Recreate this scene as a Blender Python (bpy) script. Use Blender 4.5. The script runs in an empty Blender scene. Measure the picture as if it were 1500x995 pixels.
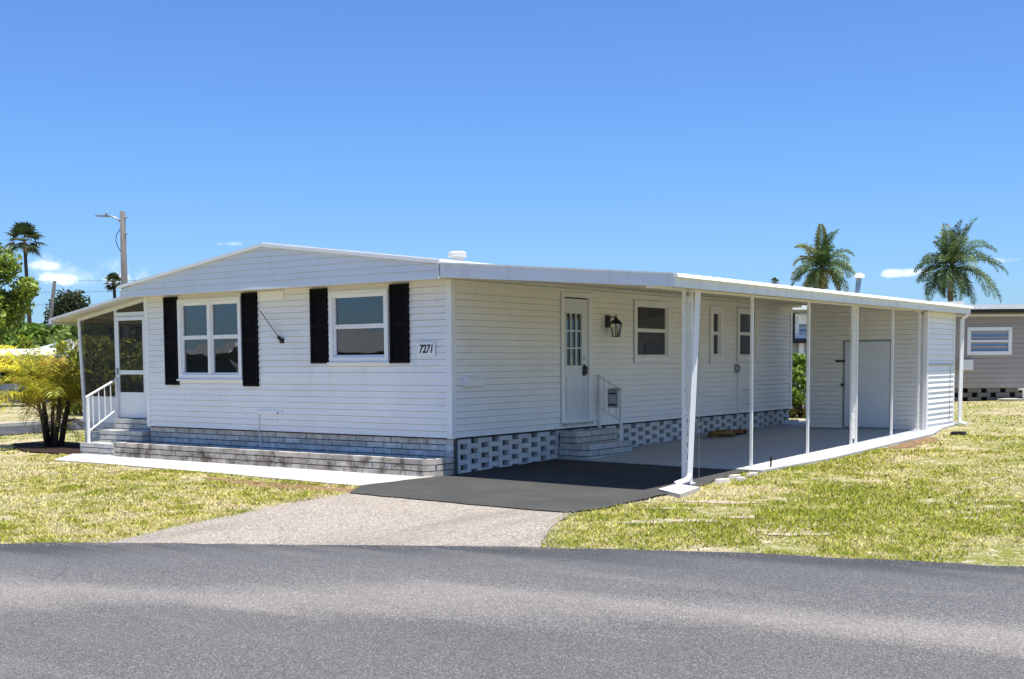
import bpy, bmesh, math, random
import numpy as np
from mathutils import Vector, Matrix
random.seed(7); rng = np.random.default_rng(11)
sc = bpy.context.scene
COL = sc.collection
def sst(a, b, x):
    t = min(1, max(0, (x-a)/(b-a))); return t*t*(3-2*t)
def g(x, y):
    """terrain height"""
    s = 0.006 + 0.0085*sst(-9, 0, x) + 0.007*sst(0, 3.3, x)
    yy = max(0, y)
    rise = s*min(yy, 14) + 0.010*max(0, min(yy, 50)-14)*sst(-9, 0, x)
    return -0.54 - 0.03*sst(0, 3.3, x) + rise - 0.05*sst(-2.5, -6, y)

# ------------------------------------------------------------------ materials
def new_mat(name):
    m = bpy.data.materials.new(name); m.use_nodes = True
    nt = m.node_tree; b = nt.nodes['Principled BSDF']
    return m, nt, b
def N(nt, typ, **kw):
    n = nt.nodes.new(typ)
    for k, v in kw.items():
        if k in n.inputs: n.inputs[k].default_value = v
        else: setattr(n, k, v)
    return n
def mix_rgb(nt, a, b, fac, mode='MIX'):
    n = nt.nodes.new('ShaderNodeMix'); n.data_type = 'RGBA'; n.blend_type = mode
    for idx, v in ((6, a), (7, b), (0, fac)):
        if isinstance(v, (tuple, list)): n.inputs[idx].default_value = (*v[:3], 1)
        elif isinstance(v, (int, float)): n.inputs[idx].default_value = v
        else: nt.links.new(v, n.inputs[idx])
    return n.outputs[2]
def ramp(nt, src, stops):
    r = nt.nodes.new('ShaderNodeValToRGB'); e = r.color_ramp.elements
    while len(e) < len(stops): e.new(0.5)
    for el, (p, c) in zip(e, stops):
        el.position = p; el.color = (c, c, c, 1) if isinstance(c, (int, float)) else (*c, 1)
    nt.links.new(src, r.inputs[0]); return r.outputs[0]
def noise(nt, scale, detail=4, rough=0.55, vec=None, stretch=None, coord='Object'):
    tc = nt.nodes.new('ShaderNodeTexCoord'); out = tc.outputs[coord]
    if stretch:
        mp = nt.nodes.new('ShaderNodeMapping'); mp.inputs['Scale'].default_value = stretch
        if vec: mp.inputs['Rotation'].default_value = vec
        nt.links.new(out, mp.inputs[0]); out = mp.outputs[0]
    n = N(nt, 'ShaderNodeTexNoise', Scale=scale, Detail=detail, Roughness=rough)
    nt.links.new(out, n.inputs['Vector']); return n.outputs['Fac']
def bump(nt, b, height, strength, dist=0.0035):
    bp = N(nt, 'ShaderNodeBump', Strength=strength, Distance=dist)
    nt.links.new(height, bp.inputs['Height']); nt.links.new(bp.outputs[0], b.inputs['Normal'])
def mat(name, col, rough=0.6, var=0.08, scale=6, spec=0.4, bmp=0, bscale=80, metal=0, tint=False, streak=None, dirt=None, streaks=None):
    """general surface: colour with broad uneven wear, fine grain, optional per-piece tint attribute"""
    m, nt, b = new_mat(name)
    f = noise(nt, scale, 5, stretch=streak)
    lo = tuple(c*(1-var) for c in col); hi = tuple(min(1, c*(1+var)) for c in col)
    c = mix_rgb(nt, lo, hi, ramp(nt, f, [(0.3, 0), (0.7, 1)]))
    if dirt:
        d = noise(nt, dirt[1], 8, 0.65)
        c = mix_rgb(nt, c, dirt[0], ramp(nt, d, [(dirt[2], 0), (dirt[2]+0.16, dirt[3])]))
    if streaks:      # rain streaks running down from the top
        q = noise(nt, 2.2, 5, 0.65, stretch=(3.2, 3.2, 0.22))
        c = mix_rgb(nt, c, streaks[0], ramp(nt, q, [(0.52, 0), (0.72, streaks[1])]))
    if tint:
        a = nt.nodes.new('ShaderNodeVertexColor'); a.layer_name = 'Col'
        c = mix_rgb(nt, c, a.outputs[0], 1.0, 'MULTIPLY')
    nt.links.new(c, b.inputs['Base Color'])
    b.inputs['Roughness'].default_value = rough; b.inputs['Specular IOR Level'].default_value = spec
    b.inputs['Metallic'].default_value = metal
    if bmp: bump(nt, b, noise(nt, bscale, 6, 0.7), bmp)
    return m
def leaf_mat(name, rough=0.5, trans=0.35):
    m, nt, b = new_mat(name)
    a = nt.nodes.new('ShaderNodeVertexColor'); a.layer_name = 'Col'
    nt.links.new(a.outputs[0], b.inputs['Base Color'])
    b.inputs['Roughness'].default_value = rough; b.inputs['Specular IOR Level'].default_value = 0.3
    t = nt.nodes.new('ShaderNodeBsdfTranslucent'); nt.links.new(a.outputs[0], t.inputs[0])
    mx = N(nt, 'ShaderNodeMixShader', Fac=trans)
    nt.links.new(b.outputs[0], mx.inputs[1]); nt.links.new(t.outputs[0], mx.inputs[2])
    nt.links.new(mx.outputs[0], nt.nodes['Material Output'].inputs[0])
    return m
def glass_mat(name, tint=(0.75, 0.8, 0.85), refl=1.0):
    m, nt, b = new_mat(name); nt.nodes.remove(b)
    tr = nt.nodes.new('ShaderNodeBsdfTransparent'); tr.inputs[0].default_value = (*tint, 1)
    gl = N(nt, 'ShaderNodeBsdfGlossy', Roughness=0.015); gl.inputs[0].default_value = (0.95, 0.97, 1, 1)
    f = N(nt, 'ShaderNodeFresnel', IOR=1.9)
    tc = nt.nodes.new('ShaderNodeTexCoord'); nz = N(nt, 'ShaderNodeTexNoise', Scale=2.2, Detail=1)
    nt.links.new(tc.outputs['Object'], nz.inputs['Vector'])
    bp = N(nt, 'ShaderNodeBump', Strength=0.05, Distance=0.05); nt.links.new(nz.outputs['Fac'], bp.inputs['Height'])
    nt.links.new(bp.outputs[0], gl.inputs['Normal'])
    mu = N(nt, 'ShaderNodeMath', operation='MULTIPLY'); nt.links.new(f.outputs[0], mu.inputs[0]); mu.inputs[1].default_value = refl; mu.use_clamp = True
    mx = nt.nodes.new('ShaderNodeMixShader'); nt.links.new(mu.outputs[0], mx.inputs[0])
    nt.links.new(tr.outputs[0], mx.inputs[1]); nt.links.new(gl.outputs[0], mx.inputs[2])
    nt.links.new(mx.outputs[0], nt.nodes['Material Output'].inputs[0])
    return m
def screen_mat(name, op=0.55):
    m, nt, b = new_mat(name)
    b.inputs['Base Color'].default_value = (0.012, 0.012, 0.013, 1); b.inputs['Roughness'].default_value = 0.7
    tr = nt.nodes.new('ShaderNodeBsdfTransparent')
    mx = N(nt, 'ShaderNodeMixShader', Fac=op)
    nt.links.new(tr.outputs[0], mx.inputs[1]); nt.links.new(b.outputs[0], mx.inputs[2])
    nt.links.new(mx.outputs[0], nt.nodes['Material Output'].inputs[0])
    return m
M = {}
M['siding'] = mat('white_vinyl_siding', (0.86, 0.845, 0.82), 0.42, 0.035, 1.2, 0.35, 0.05, 60, dirt=((0.68, 0.66, 0.62), 1.6, 0.56, 0.28), streaks=((0.64, 0.62, 0.57), 0.20))
M['shed_siding'] = mat('cream_vinyl_siding', (0.80, 0.785, 0.735), 0.45, 0.04, 1.5, 0.35, 0.05, 60, streaks=((0.58, 0.55, 0.48), 0.25))
M['gable'] = mat('grey_gable_siding', (0.74, 0.755, 0.785), 0.45, 0.04, 1.0, 0.35, 0.05, 60, streak=(1, 1, 4), streaks=((0.56, 0.56, 0.56), 0.25))
M['trim'] = mat('white_trim', (0.82, 0.82, 0.82), 0.38, 0.03, 3, 0.4, 0.03, 40)
M['fascia'] = mat('white_fascia', (0.71, 0.725, 0.75), 0.4, 0.05, 1.3, 0.4, 0.04, 30, dirt=((0.45, 0.43, 0.40), 3, 0.56, 0.35), streaks=((0.42, 0.38, 0.33), 0.35))
M['roof'] = mat('white_roof_coating', (0.83, 0.83, 0.81), 0.55, 0.07, 1.2, 0.3, 0.2, 50, dirt=((0.45, 0.44, 0.42), 4, 0.6, 0.5))
M['soffit'] = mat('cream_soffit', (0.62, 0.58, 0.49), 0.5, 0.05, 1, 0.3)
M['door'] = mat('white_steel_door', (0.66, 0.70, 0.74), 0.35, 0.03, 1.5, 0.45)
M['shutter'] = mat('black_shutter', (0.007, 0.006, 0.008), 0.75, 0.2, 5, 0.1)
M['black'] = mat('black_metal', (0.014, 0.013, 0.013), 0.45, 0.2, 20, 0.4)
M['bronze'] = mat('dark_bronze', (0.03, 0.028, 0.026), 0.35, 0.2, 20, 0.5, metal=0.6)
M['chrome'] = mat('satin_nickel', (0.45, 0.45, 0.44), 0.3, 0.05, 20, 0.5, metal=1)
M['greymetal'] = mat('grey_metal', (0.34, 0.36, 0.37), 0.4, 0.12, 20, 0.5, metal=0.7)
M['galv'] = mat('galvanised_pipe', (0.30, 0.36, 0.36), 0.45, 0.2, 12, 0.5, metal=0.5)
M['brick'] = mat('grey_painted_block', (0.62, 0.60, 0.56), 0.8, 0.25, 9, 0.2, 0.5, 40, tint=True, dirt=((0.32, 0.31, 0.29), 5, 0.56, 0.5))
M['planter'] = mat('weathered_block', (0.54, 0.49, 0.42), 0.85, 0.28, 8, 0.2, 0.6, 40, tint=True, dirt=((0.075, 0.058, 0.042), 4, 0.46, 0.85))
M['stepbrick'] = mat('pale_step_block', (0.50, 0.485, 0.45), 0.8, 0.18, 8, 0.2, 0.5, 40, tint=True, dirt=((0.2, 0.19, 0.18), 7, 0.6, 0.45))
M['breeze'] = mat('pale_breeze_block', (0.62, 0.605, 0.58), 0.8, 0.14, 8, 0.2, 0.5, 40, tint=True, dirt=((0.3, 0.29, 0.27), 6, 0.6, 0.4))
M['mortar'] = mat('dark_mortar', (0.10, 0.097, 0.092), 0.9, 0.3, 20, 0.1, 0.4, 60)
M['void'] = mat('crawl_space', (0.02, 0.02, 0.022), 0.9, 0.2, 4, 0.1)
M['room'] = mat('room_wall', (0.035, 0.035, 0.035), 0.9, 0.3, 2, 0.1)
M['blind'] = mat('grey_blind', (0.52, 0.51, 0.49), 0.6, 0.06, 3, 0.3)
M['sheer'] = mat('sheer_curtain', (0.30, 0.30, 0.32), 0.8, 0.35, 5, 0.1, streak=(6, 6, 0.5))
M['glass'] = glass_mat('window_glass', (0.55, 0.62, 0.66), 1.35)
M['glass_side'] = glass_mat('side_window_glass', (0.35, 0.36, 0.38), 0.8)
M['screen'] = screen_mat('insect_screen', 0.60)
M['mulch'] = mat('dark_mulch', (0.035, 0.022, 0.016), 0.95, 0.5, 30, 0.1, 1.0, 60)
M['bark'] = mat('palm_bark', (0.16, 0.13, 0.10), 0.9, 0.3, 10, 0.1, 0.8, 30, streak=(1, 1, 5))
M['trunk'] = mat('tree_bark', (0.10, 0.08, 0.06), 0.9, 0.3, 6, 0.1, 0.8, 30)
M['pole'] = mat('weathered_pole', (0.15, 0.14, 0.13), 0.85, 0.2, 3, 0.15, 0.4, 30, streak=(4, 4, 0.4))
M['darkpole'] = mat('dark_wood_pole', (0.09, 0.085, 0.08), 0.9, 0.2, 3, 0.1)
M['leaf'] = leaf_mat('leaf', 0.5, 0.35)
M['frond'] = leaf_mat('frond', 0.42, 0.30)
M['nb_wall'] = mat('taupe_siding', (0.40, 0.345, 0.30), 0.5, 0.05, 1.2, 0.3)
M['nb_pale'] = mat('pale_blue_grey_wall', (0.42, 0.45, 0.48), 0.55, 0.06, 1.2, 0.3)
M['blueglass'] = mat('painted_sky_glass', (0.12, 0.22, 0.42), 0.12, 0.1, 2, 0.6)  # blue base colour paints the sky's reflection on distant panes
M['darkopen'] = mat('painted_inner_shade', (0.008, 0.009, 0.014), 0.9, 0.2, 3, 0.1)  # near-black colour stands in for the shade inside openings
M['orange'] = mat('orange_cord', (0.28, 0.085, 0.02), 0.55, 0.15, 12, 0.3)
M['yellow'] = mat('ochre_hose', (0.22, 0.12, 0.025), 0.55, 0.15, 12, 0.3)
M['blue'] = mat('blue_cover', (0.03, 0.25, 0.42), 0.5, 0.1, 10, 0.3)
M['ink'] = mat('black_numerals', (0.02, 0.02, 0.022), 0.5, 0.05, 10, 0.3)
M['lamp_glass'] = glass_mat('lantern_glass', (0.85, 0.85, 0.85))
M['vent'] = mat('grey_white_vent', (0.52, 0.51, 0.49), 0.45, 0.15, 8, 0.4)
M['pvc'] = mat('white_pvc', (0.78, 0.78, 0.76), 0.4, 0.04, 8, 0.4)
# ------- ground materials
def ground_mats():
    m, nt, b = new_mat('lawn_soil')
    n1 = noise(nt, 0.55, 6, 0.6); n2 = noise(nt, 7, 6, 0.7); n3 = noise(nt, 60, 4, 0.7)
    c = mix_rgb(nt, (0.40, 0.33, 0.20), (0.19, 0.20, 0.04), ramp(nt, n1, [(0.38, 0), (0.6, 1)]))
    c = mix_rgb(nt, c, (0.56, 0.49, 0.35), ramp(nt, n2, [(0.50, 0), (0.64, 0.9)]))
    c = mix_rgb(nt, c, (0.05, 0.05, 0.015), ramp(nt, n3, [(0.5, 0), (0.75, 0.75)]))
    nt.links.new(c, b.inputs['Base Color']); b.inputs['Roughness'].default_value = 0.95; b.inputs['Specular IOR Level'].default_value = 0.1
    bump(nt, b, n3, 0.8, 0.012); M['lawn'] = m
    # street asphalt, worn, brownish wheel tracks
    m, nt, b = new_mat('worn_road_asphalt')
    tcs = nt.nodes.new('ShaderNodeTexCoord'); vs1 = N(nt, 'ShaderNodeTexVoronoi', Scale=150.0); nt.links.new(tcs.outputs['Object'], vs1.inputs['Vector']); sp1 = nt.nodes.new('ShaderNodeSeparateColor'); nt.links.new(vs1.outputs['Color'], sp1.inputs[0])
    fine = noise(nt, 130, 2, 0.7); mid = noise(nt, 65, 3, 0.75)
    ang = math.radians(-24)
    st = noise(nt, 1.0, 6, 0.62, vec=(0, 0, ang), stretch=(0.11, 0.9, 1))
    st2 = noise(nt, 1.7, 5, 0.6, vec=(0, 0, ang), stretch=(0.16, 1.3, 1))
    at = nt.nodes.new('ShaderNodeAttribute'); at.attribute_name = 'kerb_distance'
    wv = N(nt, 'ShaderNodeMath', operation='MULTIPLY_ADD'); nt.links.new(st, wv.inputs[0]); wv.inputs[1].default_value = 1.7; nt.links.new(at.outputs['Fac'], wv.inputs[2])
    dd = N(nt, 'ShaderNodeMath', operation='MULTIPLY'); nt.links.new(wv.outputs[0], dd.inputs[0]); dd.inputs[1].default_value = 0.1
    k = lambda m_: (m_+0.75)*0.1
    base = ramp(nt, dd.outputs[0], [(k(0), (0.045, 0.046, 0.049)), (k(0.35), (0.050, 0.052, 0.055)), (k(0.75), (0.088, 0.089, 0.091)), (k(1.9), (0.100, 0.099, 0.098)), (k(2.35), (0.205, 0.185, 0.162)), (k(2.75), (0.175, 0.158, 0.140)), (k(3.1), (0.100, 0.094, 0.089)), (k(4.2), (0.095, 0.094, 0.093))])
    c = mix_rgb(nt, base, (0.185, 0.170, 0.152), ramp(nt, st2, [(0.54, 0), (0.74, 0.5)]))
    big = noise(nt, 0.35, 4, 0.6); c = mix_rgb(nt, c, (0.070, 0.071, 0.074), ramp(nt, big, [(0.48, 0), (0.7, 0.5)]))
    c = mix_rgb(nt, c, (0.028, 0.028, 0.029), ramp(nt, sp1.outputs[0], [(0.06, 0.55), (0.32, 0)]))
    wear = ramp(nt, dd.outputs[0], [(k(0.3), 0.12), (k(0.9), 0.40), (k(2.2), 0.75), (k(2.8), 0.8), (k(3.3), 0.45)])
    sm_ = N(nt, 'ShaderNodeMath', operation='MULTIPLY'); nt.links.new(ramp(nt, sp1.outputs[0], [(0.70, 0), (0.97, 0.9)]), sm_.inputs[0]); nt.links.new(wear, sm_.inputs[1])
    c = mix_rgb(nt, c, (0.46, 0.435, 0.40), sm_.outputs[0])
    # hairline cracks, broken up, and a few dark drips
    tcr = nt.nodes.new('ShaderNodeTexCoord'); wob = N(nt, 'ShaderNodeTexNoise', Scale=1.6, Detail=5.0); nt.links.new(tcr.outputs['Object'], wob.inputs['Vector'])
    wv2 = mix_rgb(nt, tcr.outputs['Object'], wob.outputs['Color'], 0.16)
    vc = N(nt, 'ShaderNodeTexVoronoi', Scale=0.55, feature='DISTANCE_TO_EDGE'); nt.links.new(wv2, vc.inputs['Vector'])
    ck = ramp(nt, vc.outputs['Distance'], [(0.0, 1), (0.005, 0)]); cm = ramp(nt, noise(nt, 0.5, 3), [(0.50, 0), (0.62, 0.45)])
    mm_ = N(nt, 'ShaderNodeMath', operation='MULTIPLY'); nt.links.new(ck, mm_.inputs[0]); nt.links.new(cm, mm_.inputs[1])
    c = mix_rgb(nt, c, (0.022, 0.022, 0.024), mm_.outputs[0])
    c = mix_rgb(nt, c, (0.035, 0.034, 0.034), ramp(nt, noise(nt, 2.6, 3, 0.5), [(0.68, 0), (0.78, 0.35)]))
    nt.links.new(c, b.inputs['Base Color']); b.inputs['Roughness'].default_value = 0.88; b.inputs['Specular IOR Level'].default_value = 0.25
    bump(nt, b, sp1.outputs[0], 0.35, 0.004); M['road'] = m
    # exposed-aggregate drive
    m, nt, b = new_mat('exposed_aggregate')
    tc = nt.nodes.new('ShaderNodeTexCoord')
    v = N(nt, 'ShaderNodeTexVoronoi', Scale=50.0); nt.links.new(tc.outputs['Object'], v.inputs['Vector'])
    sep = nt.nodes.new('ShaderNodeSeparateColor'); nt.links.new(v.outputs['Color'], sep.inputs[0])
    big = noise(nt, 1.0, 6, 0.6)
    c = mix_rgb(nt, (0.235, 0.195, 0.155), (0.50, 0.445, 0.37), sep.outputs[0])
    c = mix_rgb(nt, c, (0.34, 0.30, 0.25), ramp(nt, big, [(0.3, 0.6), (0.65, 0.05)]))
    c = mix_rgb(nt, c, (0.10, 0.085, 0.07), ramp(nt, v.outputs['Distance'], [(0.45, 0), (0.8, 0.75)]))
    tr_ = noise(nt, 1.1, 4, 0.55, vec=(0, 0, 0.25), stretch=(1.6, 0.25, 1)); c = mix_rgb(nt, c, (0.16, 0.14, 0.12), ramp(nt, tr_, [(0.52, 0), (0.72, 0.5)]))
    nt.links.new(c, b.inputs['Base Color']); b.inputs['Roughness'].default_value = 0.85; b.inputs['Specular IOR Level'].default_value = 0.25
    bump(nt, b, v.outputs['Distance'], -0.5, 0.005); M['gravel'] = m
    # smooth sealed asphalt pad
    M['pad'] = mat('sealed_asphalt', (0.068, 0.068, 0.064), 0.95, 0.12, 1.5, 0.02, 0.15, 160, dirt=((0.085, 0.083, 0.078), 2.2, 0.52, 0.6))
    M['concrete'] = mat('concrete', (0.56, 0.54, 0.50), 0.85, 0.08, 0.9, 0.2, 0.25, 120, dirt=((0.33, 0.31, 0.28), 2.5, 0.60, 0.45))
    M['walk'] = mat('pale_concrete_walk', (0.50, 0.47, 0.42), 0.85, 0.08, 1.2, 0.2, 0.25, 120, dirt=((0.36, 0.33, 0.28), 3, 0.60, 0.5))
    M['slab'] = mat('shaded_slab_grey', (0.38, 0.405, 0.42), 0.6, 0.10, 0.8, 0.25, 0.12, 120, streak=(1, 0.35, 1), dirt=((0.22, 0.23, 0.235), 1.2, 0.56, 0.4))  # carport concrete in its shaded tone; the sunlit strip is a paler copy
ground_mats()

# ------------------------------------------------------------------ mesh helper
class MB:
    def __init__(s): s.v = []; s.f = []; s.c = []; s.col = (1, 1, 1)
    def poly(s, pts, col=None):
        i = len(s.v); s.v.extend(tuple(p) for p in pts); s.f.append(tuple(range(i, i+len(pts)))); s.c.append(col or s.col)
    def mesh(s, verts, faces, col=None):
        i = len(s.v); s.v.extend(tuple(p) for p in verts)
        for f in faces: s.f.append(tuple(i+k for k in f)); s.c.append(col or s.col)
    def hexa(s, p, col=None):
        """8 points: bottom 4 (ccw), top 4"""
        s.mesh(p, [(3, 2, 1, 0), (4, 5, 6, 7), (0, 1, 5, 4), (1, 2, 6, 5), (2, 3, 7, 6), (3, 0, 4, 7)], col)
    def box(s, x0, x1, y0, y1, z0, z1, col=None):
        s.hexa([(x0, y0, z0), (x1, y0, z0), (x1, y1, z0), (x0, y1, z0), (x0, y0, z1), (x1, y0, z1), (x1, y1, z1), (x0, y1, z1)], col)
    def fbox(s, F, u0, u1, n0, n1, z0, z1, col=None):
        """box in a wall frame F=(origin,U,Nrm): u along the wall, n outwards, z up"""
        O, U, Nn = F
        P = lambda u, n, z: (O[0]+U[0]*u+Nn[0]*n, O[1]+U[1]*u+Nn[1]*n, O[2]+z)
        p = [P(u0, n1, z0), P(u1, n1, z0), P(u1, n0, z0), P(u0, n0, z0), P(u0, n1, z1), P(u1, n1, z1), P(u1, n0, z1), P(u0, n0, z1)]
        s.hexa(p, col)
    def tube(s, pts, r, n=8, col=None, cap=True):
        pts = [Vector(p) for p in pts]; k = len(pts)
        rr = r if isinstance(r, (list, tuple)) else [r]*k
        base = len(s.v); up = None
        for i, p in enumerate(pts):
            d = (pts[min(i+1, k-1)]-pts[max(i-1, 0)]).normalized()
            if up is None: up = d.orthogonal().normalized()
            else:
                up = (up-d*up.dot(d))
                up = up.normalized() if up.length > 1e-5 else d.orthogonal().normalized()
            w = d.cross(up)
            for j in range(n):
                a = 2*math.pi*j/n; q = p+(up*math.cos(a)+w*math.sin(a))*rr[i]; s.v.append(tuple(q))
        for i in range(k-1):
            for j in range(n):
                a = base+i*n+j; b2 = base+i*n+(j+1) % n
                s.f.append((a, b2, b2+n, a+n)); s.c.append(col or s.col)
        if cap:
            s.f.append(tuple(base+j for j in reversed(range(n)))); s.c.append(col or s.col)
            s.f.append(tuple(base+(k-1)*n+j for j in range(n))); s.c.append(col or s.col)
    def lathe(s, c, prof, n=20, axis=None, col=None):
        """prof: (radius,height) pairs round axis at c"""
        ax = Vector(axis).normalized() if axis else Vector((0, 0, 1)); e = ax.orthogonal().normalized(); w = ax.cross(e)
        base = len(s.v); c = Vector(c)
        for r, h in prof:
            for j in range(n):
                a = 2*math.pi*j/n; s.v.append(tuple(c+ax*h+(e*math.cos(a)+w*math.sin(a))*r))
        for i in range(len(prof)-1):
            for j in range(n):
                a = base+i*n+j; b2 = base+i*n+(j+1) % n
                s.f.append((a, b2, b2+n, a+n)); s.c.append(col or s.col)
        s.f.append(tuple(base+j for j in reversed(range(n)))); s.c.append(col or s.col)
        s.f.append(tuple(base+(len(prof)-1)*n+j for j in range(n))); s.c.append(col or s.col)
    def build(s, name, m, parent=None, smooth=False, bevel=0, local=False):
        me = bpy.data.meshes.new(name)
        off = Vector((0, 0, 0))
        if parent is not None and not local: off = world_loc(parent)
        me.from_pydata([(x-off.x, y-off.y, z-off.z) for x, y, z in s.v], [], s.f)
        if any(c != (1, 1, 1) for c in s.c):
            a = me.color_attributes.new('Col', 'FLOAT_COLOR', 'CORNER'); arr = []
            for f, c in zip(s.f, s.c): arr.extend([c[0], c[1], c[2], 1.0]*len(f))
            a.data.foreach_set('color', arr)
        elif 'tint' or True:
            a = me.color_attributes.new('Col', 'FLOAT_COLOR', 'CORNER')
            a.data.foreach_set('color', [1.0]*(4*sum(len(f) for f in s.f)))
        if bevel:
            bm = bmesh.new(); bm.from_mesh(me); bmesh.ops.remove_doubles(bm, verts=bm.verts, dist=1e-5)
            bmesh.ops.bevel(bm, geom=[e for e in bm.edges if len(e.link_faces) == 2 and e.calc_face_angle(0) > 0.5], offset=bevel, segments=1, affect='EDGES', clamp_overlap=True)
            bm.to_mesh(me); bm.free()
        if smooth: me.shade_smooth()
        me.materials.append(m)
        o = bpy.data.objects.new(name, me); COL.objects.link(o)
        if parent is not None: o.parent = parent
        return o
def world_loc(o):
    v = Vector(o.location)
    while o.parent: o = o.parent; v += Vector(o.location)
    return v
def tag(o, label, cat, group=None, kind=None):
    if label: o['label'] = label
    if cat: o['category'] = cat
    if group: o['group'] = group
    if kind: o['kind'] = kind
    return o
def thing(name, label, cat, loc=(0, 0, 0), rz=0, group=None):
    o = bpy.data.objects.new(name, None); COL.objects.link(o); o.location = loc; o.rotation_euler = (0, 0, rz)
    o.empty_display_size = 0.2
    return tag(o, label, cat, group)
def copy_tree(o, parent=None):
    c = o.copy(); COL.objects.link(c)
    if parent: c.parent = parent
    for ch in list(o.children): copy_tree(ch, c)
    return c
def pip(poly, X, Y):
    """points in polygon (numpy)"""
    r = np.zeros(X.shape, bool); n = len(poly)
    for i in range(n):
        x0, y0 = poly[i]; x1, y1 = poly[(i+1) % n]
        if y0 == y1: continue
        c = ((y0 > Y) != (y1 > Y)) & (X < (x1-x0)*(Y-y0)/(y1-y0)+x0); r ^= c
    return r
def gv(X, Y): return np.vectorize(g)(X, Y)

# ------------------------------------------------------------------ ground and surfaces
def axis_coords(lo, hi, step, far):
    a = list(np.arange(lo, hi+1e-6, step)); d = step
    while a[-1] < far: d *= 1.5; a.append(a[-1]+d)
    d = step
    while a[0] > -far: d *= 1.5; a.insert(0, a[0]-d)
    return a
xs = axis_coords(-20, 16, 0.5, 900); ys = axis_coords(-16, 30, 0.5, 900)
mb = MB(); nx = len(xs)
for y in ys:
    for x in xs: mb.v.append((x, y, g(x, y)))
for j in range(len(ys)-1):
    for i in range(nx-1):
        a = j*nx+i; mb.f.append((a, a+1, a+1+nx, a+nx)); mb.c.append((1, 1, 1))
tag(mb.build('lawn_ground', M['lawn'], smooth=True), 'flat patchy lawn reaching to the horizon', 'ground', kind='structure')

def sheet(name, poly, off, m, label, cat, step=0.45, thick=0.0, wob=0.0, kind='structure', cell=None, edge=None):
    """polygon draped on the terrain, finely cut so it follows the slope"""
    pts = []
    for i in range(len(poly)):
        a = Vector((*poly[i], 0)); b = Vector((*poly[(i+1) % len(poly)], 0)); k = max(1, int((b-a).length/step))
        for q in range(k):
            p = a.lerp(b, q/k)
            if wob: p += Vector((random.uniform(-wob, wob), random.uniform(-wob, wob), 0))
            pts.append((p.x, p.y))
    bm = bmesh.new(); vs = [bm.verts.new((x, y, 0)) for x, y in pts]
    bm.faces.new(vs)
    x0, x1 = min(p[0] for p in pts), max(p[0] for p in pts); y0, y1 = min(p[1] for p in pts), max(p[1] for p in pts)
    st = max(step*2, (x1-x0)/60, (y1-y0)/60)
    if cell: st = cell
    for lo, hi, no in ((x0, x1, (1, 0, 0)), (y0, y1, (0, 1, 0))):
        q = lo+st
        while q < hi:
            bmesh.ops.bisect_plane(bm, geom=bm.verts[:]+bm.edges[:]+bm.faces[:], plane_co=Vector(no)*q, plane_no=no); q += st
    if thick:
        r = bmesh.ops.extrude_face_region(bm, geom=bm.faces[:])
        for v in r['geom']:
            if isinstance(v, bmesh.types.BMVert): v.co.z += 1
    for v in bm.verts:
        top = (v.co.z > 0.5) or not thick
        v.co.z = g(v.co.x, v.co.y)+(off if top else off-thick)
    bmesh.ops.recalc_face_normals(bm, faces=bm.faces)
    if not thick:
        for f in bm.faces:
            if f.normal.z < 0: f.normal_flip()
    me = bpy.data.meshes.new(name); bm.to_mesh(me); bm.free(); me.materials.append(m)
    if edge:      # metres from the kerb line, for the wear bands of the street
        P = np.array([v.co[:2] for v in me.vertices]); best = np.full(len(P), 1e9)
        for a, b in zip(np.array(edge[:-1]), np.array(edge[1:])):
            d = b-a; t = np.clip(((P-a)@d)/(d@d), 0, 1); best = np.minimum(best, np.linalg.norm(P-(a+t[:, None]*d), axis=1))
        at = me.attributes.new('kerb_distance', 'FLOAT', 'POINT'); at.data.foreach_set('value', best)
    o = bpy.data.objects.new(name, me); COL.objects.link(o)
    return tag(o, label, cat, kind=kind)
ROADEDGE = [(-2.8, -60), (-2.6, -20), (-1.9, -11), (-0.7, -8.4), (0.40, -7.17), (0.83, -6.74), (1.5, -6.3), (2.28, -5.78), (3.45, -5.08), (4.64, -4.51), (6.4, -3.86), (8.49, -3.34), (12, -2.75), (20, -2.1), (70, -1.5)]
ROADEDGE[0] = (-2.7, -42); ROADEDGE[-1] = (44, -1.8)
ROAD = ROADEDGE + [(44, -14), (22, -14.5), (13, -15.6), (9, -20), (8, -42)]
DRIVE = [(1.15, -6.7), (0.82, -5.57), (0.63, -4.50), (0.45, -3.41), (0.40, -2.45), (3.66, -2.45), (3.98, -3.37), (4.27, -3.85), (4.75, -4.6), (3.45, -5.3), (2.28, -6.0)]
PAD = [(0.43, -2.58), (-0.04, -1.84), (-0.06, -0.72), (0.02, -0.36), (0.0, 2.6), (3.42, 2.5), (3.45, 1.7), (3.60, 0.7), (3.66, -0.6), (3.75, -2.0), (3.62, -2.52)]
SLAB = [(0.0, 2.60), (3.62, 2.50), (3.84, 4.5), (3.86, 9.6), (3.58, 11.2), (3.50, 12.7), (-0.2, 12.6)]
WALK = [(-7.45, -1.52), (-6.25, -1.50), (-2.94, -1.66), (-0.04, -1.86), (-0.03, -1.84), (-0.06, -0.70), (0.0, -0.40), (-7.1, -0.40), (-8.55, -0.36)]
MULCH = [(-10.6, -0.25), (-9.6, -0.62), (-8.7, -0.72), (-8.30, -0.42), (-8.30, 0.3), (-9.3, 0.9), (-10.8, 1.25), (-11.9, 1.2), (-11.8, 0.4)]
SIDE = [(-12.6, -60), (-14.55, 0), (-15.3, 6), (-17.5, 30), (-21, 80), (-25, 80), (-20.9, 30), (-18.4, 7), (-17.75, 1), (-16.2, -60)]
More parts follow.
